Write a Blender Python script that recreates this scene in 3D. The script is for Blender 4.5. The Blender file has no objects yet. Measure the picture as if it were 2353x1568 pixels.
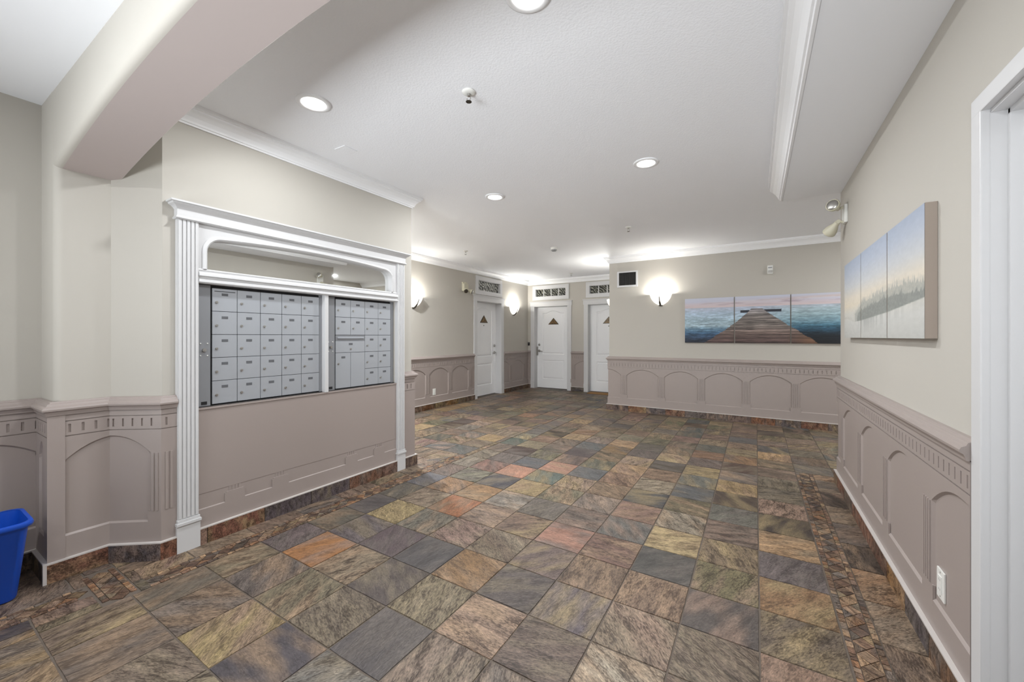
import bpy, bmesh, math, random
import numpy as np
from mathutils import Vector

random.seed(7)
rng = np.random.default_rng(7)
SC = bpy.context.scene
COL = SC.collection
PI = math.pi

# ------------------------------------------------------------------ camera, world, light, exposure
cam_d = bpy.data.cameras.new('camera'); cam = bpy.data.objects.new('camera', cam_d); COL.objects.link(cam)
cam_d.sensor_width = 36.0; cam_d.sensor_fit = 'HORIZONTAL'; cam_d.lens = 14.0
cam_d.shift_y = -10.0 / 2353.0; cam_d.clip_start = 0.02
CAMH = 1.308; YAW = math.radians(31.48)
cam.location = (0, 0, CAMH); cam.rotation_euler = (PI / 2, 0, YAW)
SC.camera = cam
SC.view_settings.view_transform = 'Standard'; SC.view_settings.look = 'None'
SC.view_settings.gamma = 1.0; SC.view_settings.use_curve_mapping = False
SC.view_settings.exposure = 0.68
SC.cycles.use_adaptive_sampling = True; SC.cycles.adaptive_threshold = 0.08; SC.cycles.adaptive_min_samples = 16
SC.cycles.max_bounces = 7; SC.cycles.diffuse_bounces = 5; SC.cycles.glossy_bounces = 3; SC.cycles.transmission_bounces = 2
W = bpy.data.worlds.new('world'); SC.world = W; W.use_nodes = True
W.node_tree.nodes['Background'].inputs[0].default_value = (0.75, 0.85, 1.0, 1)
W.node_tree.nodes['Background'].inputs[1].default_value = 0.3
POW_DOWN = 16.0      # recessed ceiling lamps
POW_FOYER_FILL = 10.0     # added unseen lamps in the foyer behind the camera
POW_SCONCE = 9.0     # wall sconces
POW_SIDE_FILL = 62.0      # added unseen lamps in corridor and alcove, brightening the far end
POW_UP_FILL = 26.0       # added fill behind the camera, tilted up at the ceiling
WARM = (0.98, 0.97, 0.93); NEUT = (0.955, 0.98, 1.0)

def add_light(kind, name, loc, power, color, size=0.1, rot=(0, 0, 0), sy=None, spread=None):
    l = bpy.data.lights.new(name, kind); l.energy = power; l.color = color
    if kind == 'AREA':
        l.size = size; l.shape = 'DISK'
        if sy: l.shape = 'RECTANGLE'; l.size_y = sy
        if spread: l.spread = spread
    else:
        l.shadow_soft_size = size
    o = bpy.data.objects.new(name, l); o.location = loc; o.rotation_euler = rot; COL.objects.link(o)
    return o
# added area fill at the unseen entry opening, aimed up to brighten the ceiling
add_light('AREA', 'ceiling_fill', (-1.3, -2.62, 0.65), POW_UP_FILL, (0.93, 0.97, 1.0), 2.2, (PI / 2 + 0.44, 0, 0), sy=1.0, spread=math.radians(70))

# ------------------------------------------------------------------ helpers
def lin(c):
    c = c / 255.0
    return c / 12.92 if c <= 0.04045 else ((c + 0.055) / 1.055) ** 2.4
def rgb(r, g, b): return (lin(r), lin(g), lin(b), 1.0)

class MB:
    def __init__(s): s.v = []; s.f = []
    def vert(s, p): s.v.append(tuple(p)); return len(s.v) - 1
    def face(s, pts): s.f.append([s.vert(p) for p in pts])
    def hexa(s, p):      # 8 points: bottom 4 ccw, top 4 ccw
        i = [s.vert(q) for q in p]
        for a in ((3, 2, 1, 0), (4, 5, 6, 7), (0, 1, 5, 4), (1, 2, 6, 5), (2, 3, 7, 6), (3, 0, 4, 7)):
            s.f.append([i[k] for k in a])
    def box(s, x0, x1, y0, y1, z0, z1):
        x0, x1 = min(x0, x1), max(x0, x1); y0, y1 = min(y0, y1), max(y0, y1); z0, z1 = min(z0, z1), max(z0, z1)
        s.hexa([(x0, y0, z0), (x1, y0, z0), (x1, y1, z0), (x0, y1, z0), (x0, y0, z1), (x1, y0, z1), (x1, y1, z1), (x0, y1, z1)])
    def prism(s, poly, z0, z1, T=None):
        T = T or (lambda a, b, c: (a, b, c))
        n = len(poly); b = [s.vert(T(x, y, z0)) for x, y in poly]; t = [s.vert(T(x, y, z1)) for x, y in poly]
        s.f.append(b[::-1]); s.f.append(t)
        for k in range(n): s.f.append([b[k], b[(k + 1) % n], t[(k + 1) % n], t[k]])
    def lathe(s, prof, T=None, n=24, a0=0, a1=2 * PI, cap=True):
        T = T or (lambda a, b, c: (a, b, c))
        full = abs(a1 - a0 - 2 * PI) < 1e-6; m = n if full else n + 1
        rows = [[s.vert(T(r * math.cos(a0 + (a1 - a0) * k / n), r * math.sin(a0 + (a1 - a0) * k / n), z)) for k in range(m)] for r, z in prof]
        for i in range(len(prof) - 1):
            for k in range(n):
                k2 = (k + 1) % m
                s.f.append([rows[i][k], rows[i][k2], rows[i + 1][k2], rows[i + 1][k]])
        if cap and full:
            s.f.append(rows[0][::-1]); s.f.append(rows[-1])
    def tube(s, pts, r, n=8):
        pts = [Vector(p) for p in pts]; rows = []
        rr = r if isinstance(r, (list, tuple)) else [r] * len(pts)
        for i, p in enumerate(pts):
            t = (pts[min(i + 1, len(pts) - 1)] - pts[max(i - 1, 0)]).normalized()
            u = t.cross(Vector((0, 0, 1)))
            if u.length < 1e-3: u = t.cross(Vector((0, 1, 0)))
            u.normalize(); w = t.cross(u)
            rows.append([s.vert(p + (u * math.cos(2 * PI * k / n) + w * math.sin(2 * PI * k / n)) * rr[i]) for k in range(n)])
        for i in range(len(rows) - 1):
            for k in range(n): s.f.append([rows[i][k], rows[i][(k + 1) % n], rows[i + 1][(k + 1) % n], rows[i + 1][k]])
        s.f.append(rows[0][::-1]); s.f.append(rows[-1])
    def mesh(s, name, mat, smooth=False, bevel=0.0, fixn=True):
        me = bpy.data.meshes.new(name); me.from_pydata(s.v, [], s.f)
        if fixn or bevel:
            bm = bmesh.new(); bm.from_mesh(me)
            if bevel:
                bmesh.ops.remove_doubles(bm, verts=bm.verts, dist=1e-5)
                bmesh.ops.bevel(bm, geom=list(bm.edges), offset=bevel, segments=2, affect='EDGES', profile=0.7)
            bmesh.ops.recalc_face_normals(bm, faces=bm.faces); bm.to_mesh(me); bm.free()
        if smooth:
            me.polygons.foreach_set('use_smooth', [True] * len(me.polygons))
        me.materials.append(mat); me.update()
        return me
    def build(s, name, mat, parent=None, smooth=False, bevel=0.0, fixn=True):
        return link(name, s.mesh(name, mat, smooth, bevel, fixn), parent)

def link(name, data, parent=None):
    o = bpy.data.objects.new(name, data); COL.objects.link(o)
    if parent is not None:
        o.parent = parent
        if parent.matrix_basis.translation.length > 0 or any(parent.rotation_euler):
            pass
    return o
def empty(name, loc=(0, 0, 0), rz=0.0):
    o = bpy.data.objects.new(name, None); o.empty_display_size = 0.1; o.location = loc; o.rotation_euler = (0, 0, rz); COL.objects.link(o)
    return o
def tag(o, label, cat, group=None):
    o['label'] = label; o['category'] = cat
    if group: o['group'] = group
    return o
def struct(o, label=None):
    o['kind'] = 'structure'
    if label: o['label'] = label
    return o
def smooth_by_angle(o, deg=35):
    me = o.data
    try:
        me.set_sharp_from_angle(angle=math.radians(deg))
        me.polygons.foreach_set('use_smooth', [True] * len(me.polygons))
    except Exception:
        pass
    return o
def copy_tree(o, loc=None, rz=None, parent=None):
    c = o.copy(); COL.objects.link(c); c.parent = parent
    if loc is not None: c.location = loc
    if rz is not None: c.rotation_euler = (0, 0, rz)
    for ch in list(o.children): copy_tree(ch, parent=c)
    return c

# ------------------------------------------------------------------ materials
def new_mat(name):
    m = bpy.data.materials.new(name); m.use_nodes = True
    nt = m.node_tree; b = nt.nodes['Principled BSDF']
    return m, nt, b
def N(nt, t, **kw):
    n = nt.nodes.new(t)
    for k, v in kw.items():
        if k.startswith('i_'):
            key = k[2:]; key = int(key) if key.isdigit() else key
            n.inputs[key].default_value = v
        else: setattr(n, k, v)
    return n
def L(nt, a, b): nt.links.new(a, b)
def plain(name, col, rough=0.6, metal=0.0, bump=0.0, bscale=60.0, var=0.03, vscale=1.5, spec=0.5, coat=0.0, bdist=0.002):
    m, nt, b = new_mat(name)
    b.inputs['Roughness'].default_value = rough; b.inputs['Metallic'].default_value = metal
    b.inputs['Specular IOR Level'].default_value = spec
    if coat: b.inputs['Coat Weight'].default_value = coat
    tc = N(nt, 'ShaderNodeTexCoord')
    if var > 0:
        no = N(nt, 'ShaderNodeTexNoise'); no.inputs['Scale'].default_value = vscale; no.inputs['Detail'].default_value = 3
        L(nt, tc.outputs['Object'], no.inputs['Vector'])
        mx = N(nt, 'ShaderNodeMix', data_type='RGBA')
        mx.inputs[6].default_value = tuple(c * (1 - var) for c in col[:3]) + (1,)
        mx.inputs[7].default_value = tuple(min(1, c * (1 + var)) for c in col[:3]) + (1,)
        L(nt, no.outputs['Fac'], mx.inputs[0]); L(nt, mx.outputs[2], b.inputs['Base Color'])
    else: b.inputs['Base Color'].default_value = col
    if bump > 0:
        n2 = N(nt, 'ShaderNodeTexNoise'); n2.inputs['Scale'].default_value = bscale; n2.inputs['Detail'].default_value = 4
        L(nt, tc.outputs['Object'], n2.inputs['Vector'])
        bp = N(nt, 'ShaderNodeBump'); bp.inputs['Strength'].default_value = bump; bp.inputs['Distance'].default_value = bdist
        L(nt, n2.outputs['Fac'], bp.inputs['Height']); L(nt, bp.outputs['Normal'], b.inputs['Normal'])
    return m
def emit(name, col, strength):
    m, nt, b = new_mat(name)
    b.inputs['Base Color'].default_value = col
    b.inputs['Emission Color'].default_value = col; b.inputs['Emission Strength'].default_value = strength
    return m

def slate(name, use_attr=False, grout_soft=False, scale=1.0, rust=0.0):
    """cleft slate: layered contour ridges over a per-piece stone colour"""
    m, nt, b = new_mat(name)
    tc = N(nt, 'ShaderNodeTexCoord')
    if use_attr:
        at = N(nt, 'ShaderNodeAttribute', attribute_name='tile_colour'); colr = at.outputs['Color']; rnd = at.outputs['Alpha']
    else:
        oi = N(nt, 'ShaderNodeObjectInfo'); colr = oi.outputs['Color']; rnd = oi.outputs['Random']
    ang = N(nt, 'ShaderNodeMath', operation='MULTIPLY'); ang.inputs[1].default_value = 37.7; L(nt, rnd, ang.inputs[0])
    off = N(nt, 'ShaderNodeMath', operation='MULTIPLY'); off.inputs[1].default_value = 91.0; L(nt, rnd, off.inputs[0])
    ofv = N(nt, 'ShaderNodeCombineXYZ'); L(nt, off.outputs[0], ofv.inputs[0]); L(nt, ang.outputs[0], ofv.inputs[1]); L(nt, off.outputs[0], ofv.inputs[2])
    rot = N(nt, 'ShaderNodeVectorRotate', rotation_type='Z_AXIS'); L(nt, tc.outputs['Object'], rot.inputs['Vector']); L(nt, ang.outputs[0], rot.inputs['Angle'])
    st = N(nt, 'ShaderNodeVectorMath', operation='MULTIPLY'); st.inputs[1].default_value = (1.0 * scale, 3.0 * scale, 1.5 * scale); L(nt, rot.outputs[0], st.inputs[0])
    ad = N(nt, 'ShaderNodeVectorMath', operation='ADD'); L(nt, st.outputs[0], ad.inputs[0]); L(nt, ofv.outputs[0], ad.inputs[1])
    n1 = N(nt, 'ShaderNodeTexNoise'); n1.inputs['Scale'].default_value = 8.0; n1.inputs['Detail'].default_value = 5; n1.inputs['Roughness'].default_value = 0.6; n1.inputs['Distortion'].default_value = 0.45
    L(nt, ad.outputs[0], n1.inputs['Vector'])
    n2 = N(nt, 'ShaderNodeTexNoise'); n2.inputs['Scale'].default_value = 3.2; n2.inputs['Detail'].default_value = 2
    L(nt, ad.outputs[0], n2.inputs['Vector'])
    n3 = N(nt, 'ShaderNodeTexNoise'); n3.inputs['Scale'].default_value = 70; n3.inputs['Detail'].default_value = 2
    L(nt, ad.outputs[0], n3.inputs['Vector'])
    # layered ledges
    k = N(nt, 'ShaderNodeMath', operation='MULTIPLY'); k.inputs[1].default_value = 6.0; L(nt, n1.outputs['Fac'], k.inputs[0])
    fr = N(nt, 'ShaderNodeMath', operation='FRACT'); L(nt, k.outputs[0], fr.inputs[0])
    nf = N(nt, 'ShaderNodeTexNoise'); nf.inputs['Scale'].default_value = 46; nf.inputs['Detail'].default_value = 6; nf.inputs['Roughness'].default_value = 0.7; nf.inputs['Distortion'].default_value = 0.25
    L(nt, ad.outputs[0], nf.inputs['Vector'])
    nm = N(nt, 'ShaderNodeMath', operation='MULTIPLY_ADD'); nm.inputs[1].default_value = 0.45; L(nt, n1.outputs['Fac'], nm.inputs[0])
    nm2 = N(nt, 'ShaderNodeMath', operation='MULTIPLY'); nm2.inputs[1].default_value = 0.55; L(nt, nf.outputs['Fac'], nm2.inputs[0]); L(nt, nm2.outputs[0], nm.inputs[2])
    fk = N(nt, 'ShaderNodeValToRGB'); fe = fk.color_ramp.elements
    fe[0].position = 0.38; fe[0].color = (0.22, 0.19, 0.17, 1); fe[1].position = 0.46; fe[1].color = (0.60, 0.55, 0.52, 1)
    for p, c in ((0.50, (1.02, 1.0, 0.98, 1)), (0.55, (1.30, 1.27, 1.23, 1)), (0.64, (1.9, 1.83, 1.75, 1))):
        q = fe.new(p); q.color = c
    L(nt, nm.outputs[0], fk.inputs[0])
    led = N(nt, 'ShaderNodeValToRGB'); e = led.color_ramp.elements
    e[0].position = 0.0; e[0].color = (0.22, 0.21, 0.20, 1); e[1].position = 0.10; e[1].color = (0.92, 0.92, 0.92, 1)
    for p, c in ((0.42, 0.96), (0.70, 1.0), (0.86, 1.25), (0.95, 1.5), (1.0, 0.5)):
        q = e.new(p); q.color = (c, c, c, 1)
    L(nt, fr.outputs[0], led.inputs[0])
    # second mineral tone in each piece
    r2 = N(nt, 'ShaderNodeMath', operation='MULTIPLY'); r2.inputs[1].default_value = 17.31; L(nt, rnd, r2.inputs[0])
    r2f = N(nt, 'ShaderNodeMath', operation='FRACT'); L(nt, r2.outputs[0], r2f.inputs[0])
    tone = N(nt, 'ShaderNodeValToRGB'); tone.color_ramp.interpolation = 'CONSTANT'; te = tone.color_ramp.elements
    te[0].position = 0; te[0].color = rgb(130, 110, 90); te[1].position = 0.3; te[1].color = rgb(95, 88, 83)
    for p, c in ((0.55, rgb(112, 102, 86)), (0.75, rgb(126, 106, 93)), (0.9, rgb(132, 117, 88))):
        q = te.new(p); q.color = c
    L(nt, r2f.outputs[0], tone.inputs[0])
    mr = N(nt, 'ShaderNodeMapRange'); mr.inputs[1].default_value = 0.42; mr.inputs[2].default_value = 0.66; mr.inputs[4].default_value = 0.75
    L(nt, n2.outputs['Fac'], mr.inputs[0])
    mx = N(nt, 'ShaderNodeMix', data_type='RGBA'); L(nt, mr.outputs[0], mx.inputs[0]); L(nt, colr, mx.inputs[6]); L(nt, tone.outputs[0], mx.inputs[7])
    mf = N(nt, 'ShaderNodeMix', data_type='RGBA', blend_type='MULTIPLY')
    if use_attr: mf.inputs[0].default_value = 0.75
    else: L(nt, oi.outputs['Alpha'], mf.inputs[0])
    L(nt, mx.outputs[2], mf.inputs[6]); L(nt, fk.outputs[0], mf.inputs[7])
    mu = N(nt, 'ShaderNodeMix', data_type='RGBA', blend_type='MULTIPLY'); mu.inputs[0].default_value = 0.55
    L(nt, mf.outputs[2], mu.inputs[6]); L(nt, led.outputs[0], mu.inputs[7])
    f3 = N(nt, 'ShaderNodeMapRange'); f3.inputs[1].default_value = 0.3; f3.inputs[2].default_value = 0.7; f3.inputs[3].default_value = 0.82; f3.inputs[4].default_value = 1.16
    L(nt, n3.outputs['Fac'], f3.inputs[0])
    mu2 = N(nt, 'ShaderNodeVectorMath', operation='SCALE'); L(nt, mu.outputs[2], mu2.inputs[0]); L(nt, f3.outputs[0], mu2.inputs['Scale'])
    L(nt, mu2.outputs[0], b.inputs['Base Color'])
    # relief
    fl = N(nt, 'ShaderNodeMath', operation='FLOOR'); L(nt, k.outputs[0], fl.inputs[0])
    sm = N(nt, 'ShaderNodeMath', operation='POWER'); sm.inputs[1].default_value = 3.0; L(nt, fr.outputs[0], sm.inputs[0])
    h = N(nt, 'ShaderNodeMath', operation='ADD'); L(nt, fl.outputs[0], h.inputs[0]); L(nt, sm.outputs[0], h.inputs[1])
    h2 = N(nt, 'ShaderNodeMath', operation='MULTIPLY_ADD'); h2.inputs[1].default_value = 0.9; L(nt, n3.outputs['Fac'], h2.inputs[0]); L(nt, h.outputs[0], h2.inputs[2])
    bp = N(nt, 'ShaderNodeBump'); bp.inputs['Strength'].default_value = 0.55; bp.inputs['Distance'].default_value = 0.0016
    L(nt, h2.outputs[0], bp.inputs['Height']); L(nt, bp.outputs['Normal'], b.inputs['Normal'])
    rr = N(nt, 'ShaderNodeMapRange'); rr.inputs[3].default_value = 0.42; rr.inputs[4].default_value = 0.62; L(nt, n3.outputs['Fac'], rr.inputs[0])
    L(nt, rr.outputs[0], b.inputs['Roughness'])
    b.inputs['Specular IOR Level'].default_value = 0.45
    return m

M = {}
M['wall'] = plain('greige_wall_paint', rgb(184, 180, 172), 0.75, bump=0.08, bscale=180, var=0.012, bdist=0.0005)
M['soffit'] = plain('pinkish_soffit', rgb(186, 175, 172), 0.75, bump=0.08, bscale=180, var=0.012, bdist=0.0005)  # slightly pinker than the wall tone
M['ceil'] = plain('stippled_white_ceiling', rgb(242, 244, 248), 0.85, bump=0.5, bscale=95, var=0.01, bdist=0.0035)
M['smoothceil'] = plain('smooth_white_ceiling', rgb(238, 240, 244), 0.8, bump=0.05, bscale=150, var=0.01)
M['white'] = plain('white_trim_gloss', rgb(203, 203, 204), 0.4, var=0.01)
M['crown'] = plain('white_crown_paint', rgb(236, 237, 239), 0.5, var=0.01)
M['doorwhite'] = plain('white_door_paint', rgb(238, 239, 241), 0.42, var=0.01)
M['mauve'] = plain('mauve_wainscot_paint', rgb(156, 145, 140), 0.42, bump=0.05, bscale=120, var=0.02, bdist=0.0006)
M['edge'] = plain('pale_tile_edge_trim', rgb(196, 190, 186), 0.4, var=0.02)
M['grout'] = plain('taupe_grout', rgb(98, 88, 79), 0.9, bump=0.4, bscale=150, var=0.12, vscale=9)
M['alu'] = plain('silver_powdercoat', rgb(170, 174, 180), 0.42, metal=0.35, var=0.015, vscale=6)
M['aludark'] = plain('dark_silver_powdercoat', rgb(136, 138, 142), 0.45, metal=0.2, var=0.02)
M['black'] = plain('black_gap', rgb(22, 22, 24), 0.6, var=0.05)
M['plate'] = plain('grey_number_plate', rgb(92, 94, 98), 0.5, var=0.35, vscale=420)
M['chrome'] = plain('brushed_nickel', rgb(176, 174, 170), 0.3, metal=0.9, var=0.03)
M['darkmetal'] = plain('dark_pewter', rgb(92, 88, 82), 0.35, metal=0.9, var=0.05)
M['plastic'] = plain('white_plastic', rgb(226, 226, 222), 0.35, var=0.01)
M['cream'] = plain('cream_plastic', rgb(196, 192, 172), 0.45, var=0.03)
M['blue'] = plain('blue_plastic', rgb(14, 72, 178), 0.38, bump=0.15, bscale=260, var=0.03, bdist=0.0004)
M['canvas'] = plain('taupe_canvas_wrap', rgb(158, 146, 136), 0.85, bump=0.2, bscale=600, var=0.05)
M['mat'] = plain('tan_coir_mat', rgb(150, 112, 66), 0.95, bump=0.6, bscale=260, var=0.15, vscale=60)
M['brass'] = plain('antique_bronze', rgb(112, 92, 58), 0.4, metal=0.75, var=0.25, vscale=40)
M['lamp'] = emit('lamp_lens', (1.0, 0.97, 0.92, 1), 9.0)
M['slate'] = slate('cleft_slate')
M['slate_far'] = slate('cleft_slate_far', use_attr=True)
M['slate_small'] = slate('slate_chip', scale=1.6)
# mirror
mm, nt, b = new_mat('mirror_glass'); b.inputs['Metallic'].default_value = 1.0; b.inputs['Roughness'].default_value = 0.015; b.inputs['Base Color'].default_value = (0.86, 0.87, 0.86, 1); M['mirror'] = mm
# lit opal glass of the sconce bowls (the lit lamp glows through it)
mm, nt, b = new_mat('opal_glass'); b.inputs['Base Color'].default_value = (0.95, 0.92, 0.85, 1); b.inputs['Roughness'].default_value = 0.3
b.inputs['Emission Color'].default_value = (1.0, 0.95, 0.86, 1); b.inputs['Emission Strength'].default_value = 1.0; M['opal'] = mm
M['bulb'] = emit('lit_bulb', (1.0, 0.95, 0.85, 1), 12.0)
# glass blocks: dark rippled glass
def glassblock(name, c0, c1, sc):
    m, nt, b = new_mat(name); tc = N(nt, 'ShaderNodeTexCoord')
    wv = N(nt, 'ShaderNodeTexWave', wave_type='BANDS', bands_direction='DIAGONAL'); wv.inputs['Scale'].default_value = sc; wv.inputs['Distortion'].default_value = 9; wv.inputs['Detail'].default_value = 2
    L(nt, tc.outputs['Object'], wv.inputs['Vector'])
    vo = N(nt, 'ShaderNodeTexNoise'); vo.inputs['Scale'].default_value = 24; L(nt, tc.outputs['Object'], vo.inputs['Vector'])
    mu = N(nt, 'ShaderNodeMath', operation='MULTIPLY'); L(nt, wv.outputs['Fac'], mu.inputs[0]); L(nt, vo.outputs['Fac'], mu.inputs[1])
    cr = N(nt, 'ShaderNodeValToRGB'); cr.color_ramp.elements[0].position = 0.12; cr.color_ramp.elements[0].color = c0; cr.color_ramp.elements[1].position = 0.62; cr.color_ramp.elements[1].color = c1
    L(nt, mu.outputs[0], cr.inputs[0]); L(nt, cr.outputs[0], b.inputs['Base Color'])
    b.inputs['Roughness'].default_value = 0.08; b.inputs['Coat Weight'].default_value = 0.5
    bp = N(nt, 'ShaderNodeBump'); bp.inputs['Strength'].default_value = 0.8; bp.inputs['Distance'].default_value = 0.01
    L(nt, mu.outputs[0], bp.inputs['Height']); L(nt, bp.outputs['Normal'], b.inputs['Normal'])
    return m
M['gblock'] = glassblock('dark_glass_block', rgb(24, 24, 20), rgb(150, 150, 138), 9)
M['gblock_light'] = glassblock('rippled_glass_block', rgb(62, 62, 58), rgb(196, 196, 188), 7)
# stained plaque
mm, nt, b = new_mat('amber_plaque'); tc = N(nt, 'ShaderNodeTexCoord'); no = N(nt, 'ShaderNodeTexNoise'); no.inputs['Scale'].default_value = 16; no.inputs['Distortion'].default_value = 1.5
L(nt, tc.outputs['Object'], no.inputs['Vector']); cr = N(nt, 'ShaderNodeValToRGB'); cr.color_ramp.elements[0].position = 0.35; cr.color_ramp.elements[0].color = rgb(44, 34, 24); cr.color_ramp.elements[1].position = 0.62; cr.color_ramp.elements[1].color = rgb(138, 108, 66)
L(nt, no.outputs['Fac'], cr.inputs[0]); L(nt, cr.outputs[0], b.inputs['Base Color']); b.inputs['Roughness'].default_value = 0.3; M['plaque'] = mm
# print: colours carried by the print's own grid
mm, nt, b = new_mat('canvas_print'); at = N(nt, 'ShaderNodeAttribute', attribute_name='ink'); L(nt, at.outputs['Color'], b.inputs['Base Color']); b.inputs['Roughness'].default_value = 0.7
no = N(nt, 'ShaderNodeTexNoise'); no.inputs['Scale'].default_value = 700; tc = N(nt, 'ShaderNodeTexCoord'); L(nt, tc.outputs['Object'], no.inputs['Vector'])
bp = N(nt, 'ShaderNodeBump'); bp.inputs['Strength'].default_value = 0.15; bp.inputs['Distance'].default_value = 0.0005; L(nt, no.outputs['Fac'], bp.inputs['Height']); L(nt, bp.outputs['Normal'], b.inputs['Normal']); M['print'] = mm

# ------------------------------------------------------------------ geometry of the place
CZ = 2.73; FZ = 2.637; BZ = 2.584             # main ceiling, foyer ceiling, bulkhead underside
XR = 0.645; YRE = 4.56                        # right wall plane and its far end
XM = -3.0; YM1 = 2.93                         # mailbox wall plane and its far end
XL = -5.0; YB = 8.95; YP = 7.03; XP = -2.25   # far left wall, back wall, pier-picture wall and its left end
XF = -3.5; YA = 0.54; YA2 = 0.80              # foyer left wall, arch front and back planes
XC = -3.22; YC = 0.762; YD = 0.93             # column: reveal plane, chamfer start, chamfer end
def arch_z(x): return 2.405 - 0.0494 * (x + 1.306) ** 2

# ---- shell
def wall_with_holes(name, axis, c0, c1, a0, a1, z0, z1, holes, mat=None):
    """slab between planes c0,c1 on the given axis; runs a0..a1; holes = (a,b,zlo,zhi)"""
    mb = MB(); cuts = sorted({a0, a1} | {h[0] for h in holes} | {h[1] for h in holes})
    for p, q in zip(cuts[:-1], cuts[1:]):
        zs = [(z0, z1)]
        for h in holes:
            if h[0] < (p + q) / 2 < h[1]:
                nz = []
                for (u, v) in zs:
                    if h[2] > u: nz.append((u, min(v, h[2])))
                    if h[3] < v: nz.append((max(u, h[3]), v))
                zs = nz
        for (u, v) in zs:
            if axis == 'x': mb.box(c0, c1, p, q, u, v)
            else: mb.box(p, q, c0, c1, u, v)
    return struct(mb.build(name, mat or M['wall']))

D1 = (6.735, 7.674); D2 = (-4.807, -3.897); D3 = (-3.377, -2.467); DH = 2.07; D4 = (0.98, 1.90); DH4 = 2.04
T1 = (6.787, 7.616, 2.29, 2.505); T2 = (-4.766, -3.946, 2.315, 2.504); T3 = (-3.336, -2.516, 2.315, 2.504)
floor = struct(MB().build('floor', M['grout']))
mb = MB(); mb.box(-5.3, 3.2, -2.8, 9.3, -0.12, -0.0012); floor.data = mb.mesh('floor', M['grout'])
wall_left = wall_with_holes('wall_left', 'x', XL - 0.22, XL, YM1 - 0.2, YB + 0.22, 0, CZ, [D1 + (0, DH), T1])
wall_back = wall_with_holes('wall_back', 'y', YB, YB + 0.22, XL, XP, 0, CZ, [D2 + (0, DH), D3 + (0, DH), T2, T3])
mb = MB(); mb.box(XP, 3.0, YP, YP + 0.15, 0, CZ); mb.box(XP, XP + 0.15, YP + 0.15, YB + 0.22, 0, CZ)
wall_far = struct(mb.build('wall_far', M['wall'], bevel=0.004))
wall_right = wall_with_holes('wall_right', 'x', XR, XR + 0.17, -2.6, YRE, 0, CZ, [D4 + (0, DH4)])
mb = MB(); mb.box(XR + 0.17, 3.0, YRE - 0.17, YRE, 0, CZ); wall_corridor = struct(mb.build('wall_corridor', M['wall']))
mb = MB(); mb.box(3.0, 3.15, YRE - 0.17, YP + 0.15, 0, CZ); wall_corridor_end = struct(mb.build('wall_corridor_end', M['wall']))
wall_mailbox = wall_with_holes('wall_mailbox', 'x', XM - 0.25, XM, YD, YM1, 0, CZ, [(1.10, 2.71, 0.855, 1.99)])
mb = MB(); mb.box(XM - 0.27, XM - 0.12, 1.05, 2.76, 0.8, 2.05); mb.build('recess_back', M['black'], wall_mailbox)
mb = MB(); mb.box(XL, XM - 0.25, YM1 - 0.2, YM1, 0, CZ); wall_alcove = struct(mb.build('wall_alcove', M['wall']))
# column with bull-nosed corner
R = 0.035; poly = [(XF - 0.2, YA)]
for k in range(7):
    a = -PI / 2 + k * PI / 12; poly.append((XC - R + R * math.cos(a), YA + R + R * math.sin(a)))
poly += [(XC, YC), (XM, YD), (XM - 0.25, YD), (XF - 0.2, YD)]
mb = MB(); mb.prism(poly, 0, CZ); wall_column = struct(mb.build('wall_column', M['wall'])); smooth_by_angle(wall_column, 30)
mb = MB(); mb.box(XF - 0.15, XF, -2.6, YA, 0, FZ + 0.1); wall_foyer = struct(mb.build('wall_foyer', M['wall']))
wall_entry = wall_with_holes('wall_entry', 'y', -2.8, -2.65, XF - 0.15, XR + 0.17, 0, FZ + 0.1, [(-2.4, -0.2, 0.1, 2.3)])
# arch across the room
def arch_mesh():
    face = MB(); sof = MB(); n = 56; xs = [XC - 0.034 + (XR + 0.06 - XC) * k / n for k in range(n + 1)]; YA_ = YA + .0008
    RB = 0.03
    def sec(x):
        z = arch_z(x); p = [(YA_, CZ + 0.02), (YA_, z + RB)]
        for k in range(1, 7):
            a = PI + k * PI / 12; p.append((YA_ + RB + RB * math.cos(a), z + RB + RB * math.sin(a)))
        return p, [(YA_ + RB, z), (YA2 - 0.003, z), (YA2, z + 0.003), (YA2, CZ + 0.02)]
    for a, b in zip(xs[:-1], xs[1:]):
        (pa, qa), (pb, qb) = sec(a), sec(b)
        for k in range(len(pa) - 1): face.face([(a,) + pa[k], (b,) + pb[k], (b,) + pb[k + 1], (a,) + pa[k + 1]])
        for k in range(len(qa) - 1): (sof if k < 1 else face).face([(a,) + qa[k], (b,) + qb[k], (b,) + qb[k + 1], (a,) + qa[k + 1]])
    return face, sof
fa, so = arch_mesh()
def weld(o, d=1e-5):
    bm = bmesh.new(); bm.from_mesh(o.data); bmesh.ops.remove_doubles(bm, verts=bm.verts, dist=d); bm.to_mesh(o.data); bm.free(); return o
wall_arch = struct(weld(fa.build('wall_arch', M['wall'], fixn=False))); smooth_by_angle(wall_arch, 40)
o = weld(so.build('soffit', M['soffit'], wall_arch, fixn=False)); smooth_by_angle(o, 40)
# ceilings
mb = MB(); mb.box(XL - 0.22, 3.15, YA2 - 0.1, YB + 0.22, CZ, CZ + 0.1); ceiling = struct(mb.build('ceiling', M['ceil']))
mb = MB(); mb.box(XF - 0.15, XR + 0.17, -2.8, YA + 0.05, FZ, FZ + 0.1); ceiling_foyer = struct(mb.build('ceiling_foyer', M['smoothceil']))
mb = MB(); mb.box(0.21, XR + 0.01, YA2 - 0.02, 4.53, BZ, CZ + 0.02); ceiling_bulkhead = struct(mb.build('ceiling_bulkhead', M['smoothceil'], bevel=0.004))

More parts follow.
